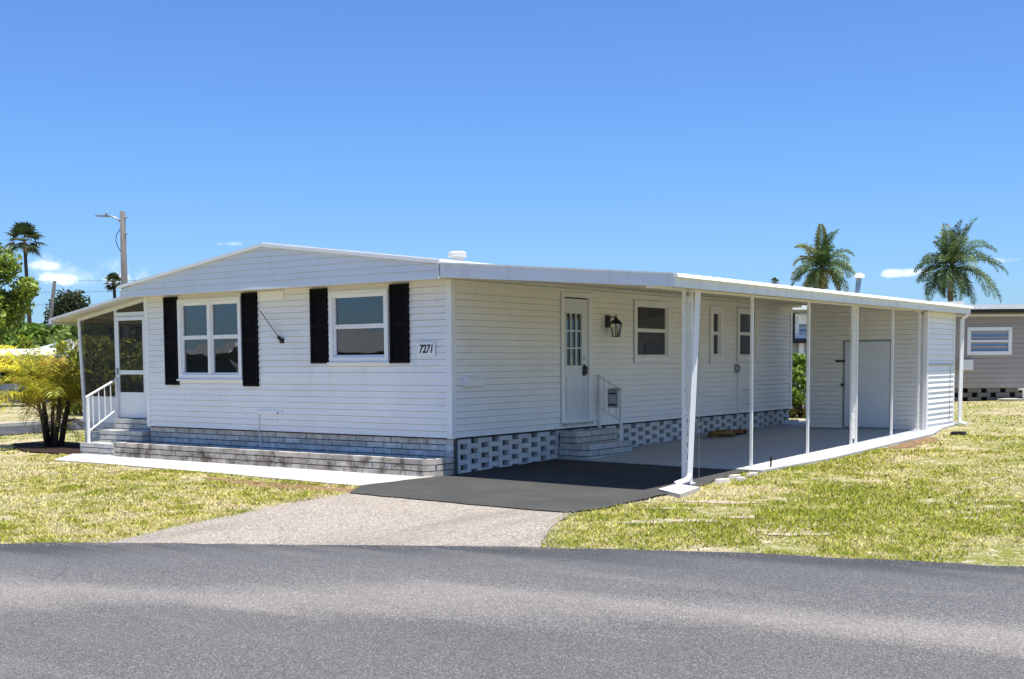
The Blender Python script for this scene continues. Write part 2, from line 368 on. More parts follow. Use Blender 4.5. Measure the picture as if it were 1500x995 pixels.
sheet('driveway', DRIVE, 0.012, M['gravel'], 'sunlit exposed aggregate driveway apron beside the street', 'driveway', wob=0.05, step=0.3)
sheet('street', ROAD, 0.020, M['road'], 'worn grey street curving past the house', 'road', step=0.22, wob=0.035, cell=0.5, edge=ROADEDGE)
sheet('asphalt_pad', PAD, 0.024, M['pad'], 'dark asphalt parking pad under the carport', 'driveway', step=0.25, wob=0.025)
sheet('side_street', SIDE, 0.02, M['road'], 'side street beyond the palm clump', 'road', step=1.0)
sheet('carport_slab', SLAB, 0.034, M['slab'], 'grey concrete slab floor of the carport', 'pavement', thick=0.12)
sheet('painted_sun_strip', [(3.10, 2.53), (3.60, 2.52), (3.82, 4.5), (3.84, 9.6), (3.70, 10.42), (3.48, 10.42), (3.47, 10.2)], 0.038, M['concrete'], 'pale strip painting sunlight along the carport slab edge', 'pavement')  # pale sheet paints the sunlit band beside the shaded slab
sheet('front_walk', WALK, 0.022, M['walk'], 'pale concrete walk in front of the planter', 'path', thick=0.16, wob=0.008)
sheet('far_kerb', [(-18.45, 7), (-17.8, 1), (-17.95, 1), (-18.6, 7), (-21.1, 30), (-20.95, 30)], 0.10, M['walk'], 'pale kerb of the side street', 'kerb', thick=0.12, step=1)
sheet('mulch_bed', MULCH, 0.03, M['mulch'], 'dark mulch bed round the palm clump', 'garden bed', thick=0.06, wob=0.05)
sheet('dirt_patch', [(3.86, 6.6), (4.35, 7.0), (4.25, 8.6), (3.88, 9.5)], 0.006, mat('brown_dirt', (0.22, 0.14, 0.08), 0.95, 0.4, 8, 0.1, 0.8, 40), 'bare brown dirt beside the slab edge', 'ground', wob=0.12)
sheet('dirt_strip', [(-2.9, -2.15), (-0.6, -2.02), (0.25, -2.02), (0.35, -2.45), (-0.5, -2.5), (-1.6, -2.55)], 0.006, bpy.data.materials['brown_dirt'], 'bare brown dirt beside the front walk', 'ground', wob=0.06)

M['sand'] = mat('pale_sand', (0.40, 0.345, 0.255), 0.95, 0.2, 9, 0.1, 0.8, 40)
SAND = []
for sx_, sy_, a_, b_ in ((4.55, -.62, .55, .16), (4.66, -2.65, .34, .12), (4.95, -2.30, .42, .15), (5.35, -1.75, .30, .10), (4.3, -1.5, .3, .08), (6.3, -2.6, .35, .1)):
    ang = rng.uniform(.35, .65); po = []
    for i in range(14):
        th = i*2*math.pi/14; q = rng.uniform(.6, 1.25); u_, v_ = a_*q*math.cos(th), b_*q*math.sin(th); po.append((sx_+u_*math.cos(ang)-v_*math.sin(ang), sy_+u_*math.sin(ang)+v_*math.cos(ang)))
    SAND.append(po); sheet('sandy_patch', po, 0.008, M['sand'], 'bare pale sandy patch in the lawn', 'ground', wob=.02)
# grass blades: countless, one object
def fbm(X, Y, sc0, seed):
    r = np.random.default_rng(seed); out = np.zeros(X.shape); amp = 1
    for o in range(4):
        n = 128; gr = r.random((n, n)); x = X*sc0*2**o+r.random()*50+60; y = Y*sc0*2**o+r.random()*50+60
        xi = np.floor(x).astype(int); yi = np.floor(y).astype(int); fx = x-xi; fy = y-yi
        fx = fx*fx*(3-2*fx); fy = fy*fy*(3-2*fy); xi %= n; yi %= n; x1 = (xi+1) % n; y1 = (yi+1) % n
        v = (gr[xi, yi]*(1-fx)+gr[x1, yi]*fx)*(1-fy)+(gr[xi, y1]*(1-fx)+gr[x1, y1]*fx)*fy
        out += amp*(v-0.5); amp *= 0.55
    return out
CAMP = (10.76059, -13.29281, 1.08338)
def grass():
    parts = []
    for (x0, x1, y0, y1, n) in ((3.0, 17, -5, 10, 620000), (-3, 17, 10, 24, 160000), (-9, 1.6, -11, -0.3, 640000), (-19, -7, -6, 14, 260000), (-34, -18, 0, 26, 60000)):
        X = rng.uniform(x0, x1, n); Y = rng.uniform(y0, y1, n); parts.append(np.stack([X, Y]))
    P = np.concatenate(parts, 1); X, Y = P
    D = np.hypot(X-CAMP[0], Y-CAMP[1])
    keep = rng.random(X.shape) < np.clip((9.5/D)**1.6, 0.04, 1)
    dirt = fbm(X, Y, 0.9, 5)
    for poly in (ROAD, DRIVE, PAD, SLAB, WALK, MULCH, SIDE): keep &= ~pip(poly, X+rng.normal(0, 0.035, X.shape), Y+rng.normal(0, 0.035, X.shape))
    keep &= ~((X > -6.9) & (X < 0.05) & (Y > -0.5) & (Y < 12.4))
    keep &= ~((X > -9.3) & (X < -6.8) & (Y > -0.5) & (Y < 8))
    for poly in ([(3.86, 6.6), (4.35, 7.0), (4.25, 8.6), (3.88, 9.5)], [(-2.9, -2.15), (-0.6, -2.02), (0.25, -2.02), (0.35, -2.45), (-0.5, -2.5), (-1.6, -2.55)]):
        keep &= ~(pip(poly, X, Y) & (rng.random(X.shape) < 0.82))
    keep &= rng.random(X.shape) > np.clip((dirt-0.12)*3.4+0.9*np.clip(fbm(X, Y, 4.0, 15)-0.02, 0, 1), 0, 0.93)      # thin bare patches
    for po in SAND: keep &= ~(pip(po, X, Y) & (rng.random(X.shape) < 0.62))
    X = X[keep]; Y = Y[keep]; D = D[keep]; dirt = dirt[keep]; n = len(X); Z = gv(X, Y)
    green = fbm(X, Y, 0.42, 9)+0.5*fbm(X, Y, 2.6, 3)
    edge = np.exp(-np.maximum(0, np.minimum(np.abs(X-3.6), 9))*1.3)*0.25*(Y > 0)
    t = np.clip(0.41+1.5*green+1.1*fbm(X, Y, 7.0, 31)+edge+rng.normal(0, 0.22, n), 0, 1)
    straw = np.array([0.86, 0.73, 0.40]); mid = np.array([0.66, 0.60, 0.15]); grn = np.array([0.34, 0.38, 0.03])
    C = np.where((t < 0.5)[:, None], straw+(mid-straw)*(t*2)[:, None], mid+(grn-mid)*((t-0.5)*2)[:, None])
    C *= np.where(rng.random((n, 1)) < 0.22, 0.32, 1)*rng.uniform(0.65, 1.3, (n, 1)); C = np.minimum(C, 0.9)
    h = rng.uniform(0.010, 0.038, n)*(0.65+0.7*t); w = rng.uniform(0.0045, 0.0105, n)*np.clip(D/11, 1, 3)
    a = rng.uniform(0, 2*np.pi, n); la = rng.uniform(0, 2*np.pi, n); lean = h*rng.uniform(0.3, 1.9, n)
    V = np.zeros((n, 3, 3))
    V[:, 0] = np.stack([X-np.cos(a)*w, Y-np.sin(a)*w, Z-0.004], 1)
    V[:, 1] = np.stack([X+np.cos(a)*w, Y+np.sin(a)*w, Z-0.004], 1)
    V[:, 2] = np.stack([X+np.cos(la)*lean, Y+np.sin(la)*lean, Z+h], 1)
    me = bpy.data.meshes.new('grass_blades'); me.vertices.add(3*n); me.vertices.foreach_set('co', V.ravel())
    me.loops.add(3*n); me.loops.foreach_set('vertex_index', np.arange(3*n)); me.polygons.add(n)
    me.polygons.foreach_set('loop_start', np.arange(n)*3); me.update(); me.validate()
    at = me.color_attributes.new('Col', 'FLOAT_COLOR', 'POINT')
    at.data.foreach_set('color', np.repeat(np.concatenate([C, np.ones((n, 1))], 1), 3, 0).ravel())
    me.materials.append(leaf_mat('grass_blade', 0.6, 0.38))
    o = bpy.data.objects.new('grass', me); COL.objects.link(o)
    tag(o, 'patchy green and straw coloured lawn grass', 'grass', kind='stuff'); print('grass', n)
grass()
# loose grit shed along the paving edges: countless, one object
def grit():
    P = []
    def along(poly, n, sd):
        a = np.array(poly[:-1], float); b = np.array(poly[1:], float); L_ = np.linalg.norm(b-a, axis=1); k = rng.choice(len(a), n, p=L_/L_.sum()); t = rng.random(n)[:, None]
        d = (b-a)/L_[:, None]; nn = np.stack([-d[:, 1], d[:, 0]], 1)[k]; P.append(a[k]+(b-a)[k]*t+nn*rng.normal(0, sd, n)[:, None])
    along(ROADEDGE[3:13], 2600, .10); along(DRIVE[:5], 900, .10); along(PAD[5:11], 350, .10); along(DRIVE[5:9], 500, .08)
    P = np.concatenate(P); n = len(P); Z = gv(P[:, 0], P[:, 1])+.022; r = rng.uniform(.003, .008, n); V = np.zeros((n, 4, 3)); a = rng.uniform(0, 6.28, n)
    for q in range(3): V[:, q] = np.stack([P[:, 0]+r*np.cos(a+q*2.1), P[:, 1]+r*np.sin(a+q*2.1), Z], 1)
    V[:, 3] = np.stack([P[:, 0], P[:, 1], Z+r*.9], 1)
    F = (np.arange(n)[:, None, None]*4+np.array([[0, 1, 3], [1, 2, 3], [2, 0, 3]])[None]).reshape(-1, 3)
    me = bpy.data.meshes.new('grit'); me.from_pydata(V.reshape(-1, 3).tolist(), [], F.tolist())
    me.materials.append(mat('loose_grit', (0.30, 0.27, 0.24), .9, .5, 300, .1)); o = bpy.data.objects.new('grit', me); COL.objects.link(o); tag(o, 'loose grit and small stones along the paving edges', 'grit', kind='stuff')
grit()

# ------------------------------------------------------------------ building helpers
def siding(mb, F, u0, u1, z0, z1, rowh=0.095, holes=(), clip=None, lip=0.016, panels=True, groove=0.06):
    """lapped boards as real geometry: each course leans out to a lip at its foot"""
    O, U, Nn = F
    P = lambda u, z, n: (O[0]+U[0]*u+Nn[0]*n, O[1]+U[1]*u+Nn[1]*n, O[2]+z)
    rows = int(math.ceil((z1-z0)/rowh))
    for r in range(rows):
        a, b = z0+r*rowh, min(z1, z0+(r+1)*rowh)
        cuts = sorted({a, b, *[z for h in holes for z in h[2:4] if a < z < b]})
        for za, zb in zip(cuts, cuts[1:]):
            zm = (za+zb)/2
            spans = [(u0, u1)]
            for h in holes:
                if h[2] < zm < h[3]:
                    spans = [s for sp in spans for s in ((sp[0], min(sp[1], h[0])), (max(sp[0], h[1]), sp[1])) if s[1]-s[0] > 1e-4]
            oa = lip*(1-(za-a)/rowh)+0.0008; ob = lip*(1-(zb-a)/rowh)+0.0008
            grv = rowh*groove if (zb == b and b < z1-0.02 and zb-za > rowh*0.3) else 0
            segs = []
            for s0, s1 in spans:      # boards come in lengths that overlap a little
                u = s0; 
                while s1-u > 0.02:
                    v = min(s1, u+random.uniform(2.2, 4.2)) if panels else s1
                    if s1-v < 0.5: v = s1
                    segs.append((u, v)); u = v
            for s0, s1 in segs:
                jit = random.uniform(-0.0022, 0.0022) if panels else 0
                oa = lip*(1-(za-a)/rowh)+0.0028+jit; ob = lip*(1-(zb-a)/rowh)+0.0028+jit
                if clip:
                    l0, h0 = clip(za); l1, h1 = clip(zb); a0, a1, b0, b1 = max(s0, l0), min(s1, h0), max(s0, l1), min(s1, h1)
                    if a1-a0 < 0.01: continue
                    if b1 < b0: b0 = b1 = (b0+b1)/2
                else: a0 = b0 = s0; a1 = b1 = s1
                zt = zb-grv
                mb.poly([P(a0, za, oa), P(a1, za, oa), P(b1, zt, ob), P(b0, zt, ob)])
                if grv:      # shadow gap under the next course
                    mb.poly([P(b0, zt, ob), P(b1, zt, ob), P(b1, zt, -0.02), P(b0, zt, -0.02)]); mb.poly([P(b0, zt, -0.02), P(b1, zt, -0.02), P(b1, zb, -0.02), P(b0, zb, -0.02)])
                if za == a: mb.poly([P(a0, za, -0.02), P(a1, za, -0.02), P(a1, za, oa), P(a0, za, oa)])
def bricks(mb, F, u0, u1, z0, z1, bl, bh, gap=0.01, d=0.03, n0=0.0, stagger=0.5, open_gap=0, jit=0.1, back=None, tones=None, top_down=True):
    """courses of separate blocks; open_gap leaves a pierced bond"""
    O, U, Nn = F; rows = int(round((z1-z0)/bh)+0.499)
    pitch = bl+(open_gap or 0)
    for r in range(rows):
        zt = z1-r*bh; zb = max(z0, zt-bh+gap)
        if zt-zb < 0.01: continue
        u = u0-(pitch*stagger if r % 2 else 0)
        while u < u1:
            a, b = max(u0, u), min(u1, u+bl-(gap if not open_gap else 0))
            if b-a > 0.015:
                k = 1+random.uniform(-jit, jit); w = random.uniform(-0.03, 0.03)
                c = tuple(max(0, k*(1+q)) for q in (w, 0, -w)); j = random.uniform(-0.003, 0.003)
                mb.fbox(F, a, b, n0-d, n0+j, zb, zt, c)
            u += pitch
def frame_rect(mb, F, u0, u1, z0, z1, w, n0, n1):
    mb.fbox(F, u0, u0+w, n0, n1, z0, z1); mb.fbox(F, u1-w, u1, n0, n1, z0, z1)
    mb.fbox(F, u0+w, u1-w, n0, n1-0.002, z0, z0+w); mb.fbox(F, u0+w, u1-w, n0, n1-0.002, z1-w, z1)
def window(parent, F, u0, u1, z0, z1, cols, rail, blind=None, case=0.075, label=None, bl_frac=1.0, sill=True, gm_='glass'):
    """white hung window in a hole of the wall: casing, sash bars, panes, blind and dark room behind"""
    mb = MB(); frame_rect(mb, F, u0, u1, z0, z1, case, -0.09, 0.045)
    frame_rect(mb, F, u0+case*0.82, u1-case*0.82, z0+case*0.82, z1-case*0.82, 0.022, -0.06, 0.024)
    a, b = u0+case, u1-case; c, d = z0+case, z1-case; cw = (b-a)/cols; zr = c+(d-c)*rail; sw = 0.032
    panes = []
    for k in range(cols):
        p, q = a+k*cw, a+(k+1)*cw
        if k: mb.fbox(F, p-0.035, p+0.035, -0.06, 0.038, c, d); p += 0.035
        if k < cols-1: q -= 0.035
        frame_rect(mb, F, p, q, c, zr+0.02, sw, -0.05, 0.010)
        frame_rect(mb, F, p, q, zr+0.021, d, sw, -0.05, 0.018)
        panes += [(p+sw, q-sw, c+sw, zr+0.02-sw), (p+sw, q-sw, zr+0.021+sw, d-sw)]
    w = mb.build('window', M['trim'], parent, bevel=0.004)
    if label: w['label'] = label
    for (p, q, r, s) in panes:
        gm = MB(); gm.fbox(F, p-0.004, q+0.004, -0.022, -0.016, r-0.004, s+0.004)
        gm.build('pane', M[gm_], w, local=False)
    if sill:
        sm = MB(); sm.fbox(F, u0-0.03, u1+0.03, 0.0, 0.065, z0-0.035, z0-0.001); sm.build('sill', M['trim'], w, bevel=0.004)
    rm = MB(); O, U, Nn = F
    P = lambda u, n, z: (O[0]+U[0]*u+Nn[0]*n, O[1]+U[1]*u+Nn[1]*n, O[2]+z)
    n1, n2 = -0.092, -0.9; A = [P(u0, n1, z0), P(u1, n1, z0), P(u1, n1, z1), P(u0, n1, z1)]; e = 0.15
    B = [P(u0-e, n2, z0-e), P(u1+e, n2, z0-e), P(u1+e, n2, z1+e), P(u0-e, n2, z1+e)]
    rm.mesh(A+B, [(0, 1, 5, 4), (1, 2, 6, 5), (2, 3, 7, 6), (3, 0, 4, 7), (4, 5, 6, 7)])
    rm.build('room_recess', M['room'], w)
    if blind:
        bmb = MB(); zb = d-(d-c)*bl_frac; z = d
        if blind == 'slats':
            while z > zb:
                bmb.mesh([P(a-.03, -0.11, z), P(b+.03, -0.11, z), P(b+.03, -0.125, z-0.022), P(a-.03, -0.125, z-0.022)], [(0, 1, 2, 3)]); z -= 0.024
            bmb.build('blind', M['blind'], w)
        else:
            k = 60; pts = []
            for i in range(k+1):
                u = a-.03+(b-a+.06)*i/k; n = -0.15-0.018*math.sin(i*0.9)-0.008*math.sin(i*2.3); pts += [P(u, n, zb), P(u, n, d+.03)]
            bmb.mesh(pts, [(2*i, 2*i+2, 2*i+3, 2*i+1) for i in range(k)]); bmb.build('curtain', M['sheer'], w)
    return w

# ------------------------------------------------------------------ the mobile home
W, L, HT = 6.87, 12.0, 2.25
home = thing('mobile_home', 'long white mobile home with black shutters and low gable roof', 'house', (-3.4, 6, -0.55))
FF = ((0, 0, 0), (1, 0, 0), (0, -1, 0))              # front wall frame
FS = ((0, 0, 0), (0, 1, 0), (1, 0, 0))               # carport side frame
WF = [(-5.965, -4.37, 0.83, 2.175, 2, 0.505), (-2.37, -1.165, 1.095, 2.175, 1, 0.475)]
holesF = [(a, b, c, d) for a, b, c, d, _, _ in WF]
mb = MB(); siding(mb, FF, -W, 0, 0, HT, 0.094, holesF)
mb.build('wall', M['siding'], home)
WS = [(5.08, 6.37, 1.075, 2.155, 1, 0.49), (8.0, 8.55, 1.06, 2.15, 1, 0.49), (9.22, 10.18, 1.08, 2.15, 1, 0.49)]
DOOR = (2.86, 3.60, 0.10, 2.10)
holesS = [(a-.016, b, c, d) for a, b, c, d, _, _ in WS]+[(DOOR[0]-.098, DOOR[1], DOOR[2]-.05, DOOR[3]+.09)]
mb = MB(); siding(mb, FS, 0, L, 0, HT, 0.094, holesS)
mb.build('wall', M['siding'], home)
mb = MB(); siding(mb, ((-W, L, 0), (0, -1, 0), (-1, 0, 0)), 0, L, 0, HT, 0.094); mb.build('wall', M['siding'], home)
mb = MB(); siding(mb, ((0, L, 0), (-1, 0, 0), (0, 1, 0)), 0, W, 0, HT, 0.094); mb.build('wall', M['siding'], home)
for (x, y) in ((0, 0), (-W, 0), (0, L), (-W, L)):
    mb = MB(); sx = 1 if x == 0 else -1; sy = -1 if y == 0 else 1
    o, i = 0.022, 0.075
    X0, X1 = sorted((x+sx*o, x-sx*i)); Y0, Y1 = sorted((y+sy*o, y+sy*0.001)); mb.box(X0, X1, Y0, Y1, -0.012, HT-0.002)
    X0, X1 = sorted((x+sx*o, x+sx*0.001)); Y0, Y1 = sorted((y+sy*0.0005, y-sy*i)); mb.box(X0, X1, Y0, Y1, -0.0122, HT-0.0022)
    mb.build('corner_trim', M['trim'], home)
# floor edge and crawl space
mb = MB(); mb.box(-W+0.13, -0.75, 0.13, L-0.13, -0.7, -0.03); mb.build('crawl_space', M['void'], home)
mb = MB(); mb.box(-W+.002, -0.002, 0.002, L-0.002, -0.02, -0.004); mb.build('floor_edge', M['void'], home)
# skirting: solid block courses at the front, pierced bond on the carport side
FK = ((0, 0.035, 0), (1, 0, 0), (0, -1, 0))
mb = MB(); bricks(mb, FK, -W, -0.01, -0.68, -0.022, 0.355, 0.088, 0.014, 0.06, stagger=0.42, jit=0.16)
sk = mb.build('skirting', M['brick'], home)
mb = MB(); mb.fbox(FK, -W, -0.0, -0.09, -0.011, -0.69, -0.023); mb.build('mortar', M['mortar'], sk)
FK2 = ((-0.035, 0, 0), (0, 1, 0), (1, 0, 0))
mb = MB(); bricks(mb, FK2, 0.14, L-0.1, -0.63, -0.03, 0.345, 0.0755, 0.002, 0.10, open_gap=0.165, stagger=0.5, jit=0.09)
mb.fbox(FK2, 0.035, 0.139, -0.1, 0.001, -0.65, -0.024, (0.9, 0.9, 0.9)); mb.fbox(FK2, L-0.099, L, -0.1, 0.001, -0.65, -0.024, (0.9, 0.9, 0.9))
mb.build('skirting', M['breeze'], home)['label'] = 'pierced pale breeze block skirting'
# gable, soffit, roof
RX, RZ = -3.40, 2.90; LX, LZ = -7.02, 2.40; EX, EZ = 0.13, 2.455; GY = -0.40
def clipg(z):
    lo = LX if z <= LZ else LX+(z-LZ)/(RZ-LZ)*(RX-LX); hi = EX if z <= EZ else EX+(z-EZ)/(RZ-EZ)*(RX-EX)
    return lo, hi
mb = MB(); siding(mb, ((0, GY, 0), (1, 0, 0), (0, -1, 0)), LX, EX, 2.262, RZ, 0.094, clip=clipg, lip=0.011, panels=False, groove=0.03)
mb.poly([(LX, GY+.03, 2.262), (LX, GY+.03, LZ), (RX, GY+.03, RZ), (EX, GY+.03, EZ), (EX, GY+.03, 2.262)])
mb.box(LX, EX, GY-0.016, GY+0.03, 2.236, 2.262)
mb.build('gable_panel', M['gable'], home)
mb = MB(); mb.box(LX, EX-0.002, GY+0.031, L+0.28, HT, HT+0.012); mb.build('soffit', M['soffit'], home)
mb = MB(); t = 0.035
for (xa, za, xb, zb) in ((LX-0.03, LZ-0.005, RX, RZ), (RX, RZ, EX+0.03, EZ-0.005)):
    t = 0.035 if xb == RX else 0.055
    for y0, y1, dz in ((GY-0.035, L+0.3, 0.0),):
        mb.hexa([(xa, y0, za+dz), (xb, y0, zb+dz), (xb, y1, zb+dz), (xa, y1, za+dz), (xa, y0, za+t), (xb, y0, zb+t), (xb, y1, zb+t), (xa, y1, za+t)])
mb.build('roof', M['roof'], home)
t = 0.035; mb = MB()      # thin drip edge along the gable rake
for (xa, za, xb, zb) in ((LX-0.03, LZ-0.005, RX, RZ), (RX, RZ, EX+0.03, EZ-0.005)):
    mb.hexa([(xa, GY-0.05, za-0.012), (xb, GY-0.05, zb-0.012), (xb, GY-0.036, zb-0.012), (xa, GY-0.036, za-0.012), (xa, GY-0.05, za+t+.004), (xb, GY-0.05, zb+t+.004), (xb, GY-0.036, zb+t+.004), (xa, GY-0.036, za+t+.004)])
mb.build('drip_edge', M['trim'], home)
mb = MB(); mb.box(LX, LX+0.02, GY+0.02, L+0.25, 2.25, LZ); mb.box(EX-.016, EX-.003, GY+0.032, L+0.24, 2.25, EZ-.008); mb.box(LX, EX, L+0.25, L+0.27, 2.25, 2.42); mb.build('fascia', M['fascia'], home)
# windows
window(home, FF, *WF[0], blind='curtain', label='double front window between the two longer shutters')
window(home, FF, *WF[1], blind='slats', bl_frac=0.52, label='single front window between the two shorter shutters')
window(home, FS, *WS[0], blind='slats', bl_frac=0.5, label='widest carport side window', case=0.085, gm_='glass_side')
window(home, FS, *WS[1], blind='slats', bl_frac=0.5, label='narrow carport side window', case=0.12, gm_='glass_side')
window(home, FS, *WS[2], blind='slats', bl_frac=0.5, label='rearmost carport side window', case=0.09, gm_='glass_side')
# shutters: louvred panels
def shutter(u0, u1, z0, z1):
    mb = MB(); w = 0.04
    frame_rect(mb, FF, u0, u1, z0, z1, w, 0.006, 0.045); zm = (z0+z1)/2
    mb.fbox(FF, u0+w, u1-w, 0.006, 0.042, zm-0.03, zm+0.03)
    mb.fbox(FF, u0+w-.005, u1-w+.005, 0.006, 0.026, z0+w-.005, z1-w+.005)
    z = z0+w+0.015; O, U, Nn = FF
    while z < z1-w-0.02:
        if abs(z+.015-zm) > 0.05:
            mb.mesh([(u0+w, -0.037, z), (u1-w, -0.037, z), (u1-w, -0.027, z+0.034), (u0+w, -0.027, z+0.034)], [(0, 1, 2, 3)])
            mb.mesh([(u0+w, -0.037, z), (u1-w, -0.037, z), (u1-w, -0.026, z-0.003), (u0+w, -0.026, z-0.003)], [(3, 2, 1, 0)])
        z += 0.036
    return mb.build('shutter', M['shutter'], home)
for a, b, z0 in ((-6.33, -5.98, 0.725), (-4.345, -3.985, 0.715), (-2.775, -2.41, 1.078), (-1.13, -0.765, 1.075)): shutter(a, b, z0, 2.228)
# entry door
u0, u1, z0, z1 = DOOR
mb = MB(); frame_rect(mb, FS, u0-0.085, u1+0.085, z0-0.06, z1+0.105, 0.085, -0.03, 0.035); dfr = mb.build('door_casing', M['trim'], home, bevel=0.004)
lites = (2.955, 3.41, 1.015, 1.86); mb = MB()
mb.fbox(FS, u0, lites[0], -0.045, -0.005, z0, z1); mb.fbox(FS, lites[1], u1, -0.045, -0.005, z0, z1)
mb.fbox(FS, lites[0], lites[1], -0.045, -0.005, z0, lites[2]); mb.fbox(FS, lites[0], lites[1], -0.045, -0.005, lites[3], z1)
lw = (lites[1]-lites[0])/3; lh = (lites[3]-lites[2])/3
for k in (1, 2):
    mb.fbox(FS, lites[0]+k*lw-0.011, lites[0]+k*lw+0.011, -0.035, -0.003, lites[2], lites[3])
    mb.fbox(FS, lites[0], lites[1], -0.035, -0.004, lites[2]+k*lh-0.011, lites[2]+k*lh+0.011)
frame_rect(mb, FS, lites[0]-0.03, lites[1]+0.03, lites[2]-0.03, lites[3]+0.03, 0.03, -0.004, 0.006)
for p, q in ((z0+0.14, 0.86),):
    frame_rect(mb, FS, u0+0.10, u1-0.10, p, q, 0.014, -0.004, 0.003)
door = mb.build('door', M['door'], home)
mb = MB(); mb.fbox(FS, lites[0], lites[1], -0.03, -0.026, lites[2], lites[3]); mb.build('pane', M['glass_side'], door)
mb = MB(); mb.fbox(FS, lites[0]-.05, lites[1]+.05, -0.5, -0.48, lites[2]-.05, lites[3]+.05); mb.build('room_recess', M['room'], door)
mb = MB(); mb.lathe((-0.004, 3.475, 1.13), [(0.032, 0), (0.032, 0.012), (0.02, 0.016), (0.018, 0.026)], 16, axis=(1, 0, 0)); mb.build('deadbolt', M['chrome'], door, smooth=False)
mb = MB(); mb.fbox(FS, 3.445, 3.515, -0.004, 0.018, 0.845, 1.03); mb.fbox(FS, 3.46, 3.50, 0.02, 0.05, 0.97, 1.0); mb.fbox(FS, 3.46, 3.50, 0.045, 0.06, 0.87, 1.0)
mb.build('handle', M['black'], door, bevel=0.004)
mb = MB(); mb.fbox(FS, u0-0.06, u1+0.06, 0.036, 0.075, z0-0.055, z0-0.015); mb.build('threshold', M['greymetal'], home)
mb = MB()
mb.fbox(FF, -3.965, -3.40, 0.014, 0.025, 2.10, 2.232); mb.fbox(FF, -3.39, -3.378, 0.014, 0.031, 2.07, 2.234)
mb.build('siding_patch', M['siding'], home)

# things on the walls --------------------------------------------------------
t = thing('number_plaque', 'white house number plaque reading 7271 on the front wall', 'house number', (-0.44, 0, 1.27))
mb = MB(); mb.fbox(FF, -0.605, -0.275, 0.018, 0.034, 1.165, 1.375); mb.build('plate', M['trim'], t, bevel=0.004)
cu = bpy.data.curves.new('numerals', 'FONT'); cu.body = '7271'; cu.size = 0.165; cu.shear = 0.22; cu.extrude = 0.003; cu.offset = 0.0035
cu.align_x = 'CENTER'; cu.align_y = 'CENTER'
tmp = bpy.data.objects.new('numerals_curve', cu); COL.objects.link(tmp); bpy.context.view_layer.update()
me = bpy.data.meshes.new_from_object(tmp.evaluated_get(bpy.context.evaluated_depsgraph_get())); bpy.data.objects.remove(tmp)
me.transform(Matrix.Rotation(math.pi/2, 4, 'X')); me.transform(Matrix.Diagonal((0.80, 1, 1.0, 1)))
me.name = 'numerals'; me.materials.clear(); me.materials.append(M['ink'])
o = bpy.data.objects.new('numerals', me); COL.objects.link(o); o.parent = t; o.location = (0.0, -0.0365, 0.0)
# flag pole bracket
t = thing('flagpole_holder', 'thin grey rod slanting from a dark bracket between the front windows', 'flagpole holder', (-3.43, 0, 1.44))
mb = MB(); mb.fbox(FF, -3.475, -3.385, 0.012, 0.028, 1.40, 1.475); mb.tube([(-3.43, -0.02, 1.43), (-3.47, -0.07, 1.51)], 0.026, 10); mb.build('bracket', M['black'], t)
mb = MB(); mb.tube([(-3.465, -0.06, 1.50), (-3.80, -0.13, 1.92)], 0.011, 8); mb.build('rod', M['greymetal'], t)
# low cable bracket
t = thing('cable_bracket', 'small white cable bracket low on the front wall', 'wall bracket', (-3.73, 0, 0.27))
mb = MB(); mb.fbox(FF, -4.02, -3.46, 0.012, 0.028, 0.265, 0.325); mb.build('cover', M['trim'], t)
mb = MB(); mb.fbox(FF, -3.57, -3.53, 0.029, 0.04, 0.275, 0.30); mb.build('clip', M['greymetal'], t)
mb = MB(); mb.tube([(-4.0, -0.03, 0.26), (-4.0, -0.035, 0.0), (-4.0, -0.0, -0.05), (-4.0, 0.015, -0.5)], 0.012, 8); mb.build('cable_cover', M['pvc'], t)
# wall box near the corner
t = thing('mail_box', 'white wall box near the front corner on the carport side', 'wall box', (0, 0.5, 1.1))
mb = MB(); mb.fbox(FS, 0.24, 0.66, 0.013, 0.10, 0.735, 0.875)
mb.mesh([(0.013, 0.235, 0.878), (0.013, 0.665, 0.878), (0.125, 0.665, 0.845), (0.125, 0.235, 0.845), (0.013, 0.235, 0.893), (0.013, 0.665, 0.893), (0.125, 0.665, 0.858), (0.125, 0.235, 0.858)], [(3, 2, 1, 0), (4, 5, 6, 7), (0, 1, 5, 4), (1, 2, 6, 5), (2, 3, 7, 6), (3, 0, 4, 7)])
mb.build('body', M['trim'], t, bevel=0.004)
mb = MB(); mb.fbox(FS, 0.22, 0.68, 0.012, 0.027, 0.72, 0.93); mb.build('back_plate', M['siding'], t)
# lantern
t = thing('wall_lantern', 'black lantern light beside the carport door', 'wall light', (0, 4.25, 1.7))
mb = MB(); mb.fbox(FS, 4.13, 4.25, 0.014, 0.04, 1.65, 1.86); mb.tube([(0.03, 4.19, 1.78), (0.10, 4.19, 1.83), (0.17, 4.19, 1.82), (0.19, 4.19, 1.79)], 0.013, 8); mb.build('bracket', M['black'], t)
cx_, cy_ = 0.19, 4.19
HS = lambda h: 1.69+(h-1.69)*.86
def ring(h, r, n=6): r *= .84; h = HS(h); return [(cx_+r*math.cos(2*math.pi*k/n), cy_+r*math.sin(2*math.pi*k/n), h) for k in range(n)]
mb = MB(); mb.lathe((cx_, cy_, 0), [(r_*.84, HS(h_)) for r_, h_ in [(0.145, 1.715), (0.14, 1.725), (0.07, 1.79), (0.05, 1.80), (0.03, 1.83), (0.012, 1.84), (0.02, 1.86), (0.006, 1.89)]], 6)
mb.lathe((cx_, cy_, 0), [(r_*.84, HS(h_)) for r_, h_ in [(0.075, 1.455), (0.085, 1.465), (0.085, 1.475), (0.03, 1.48)]], 6)
for p, q in zip(ring(1.47, 0.08), ring(1.72, 0.125)): mb.tube([p, q], 0.009, 6)
mb.build('cage', M['black'], t)
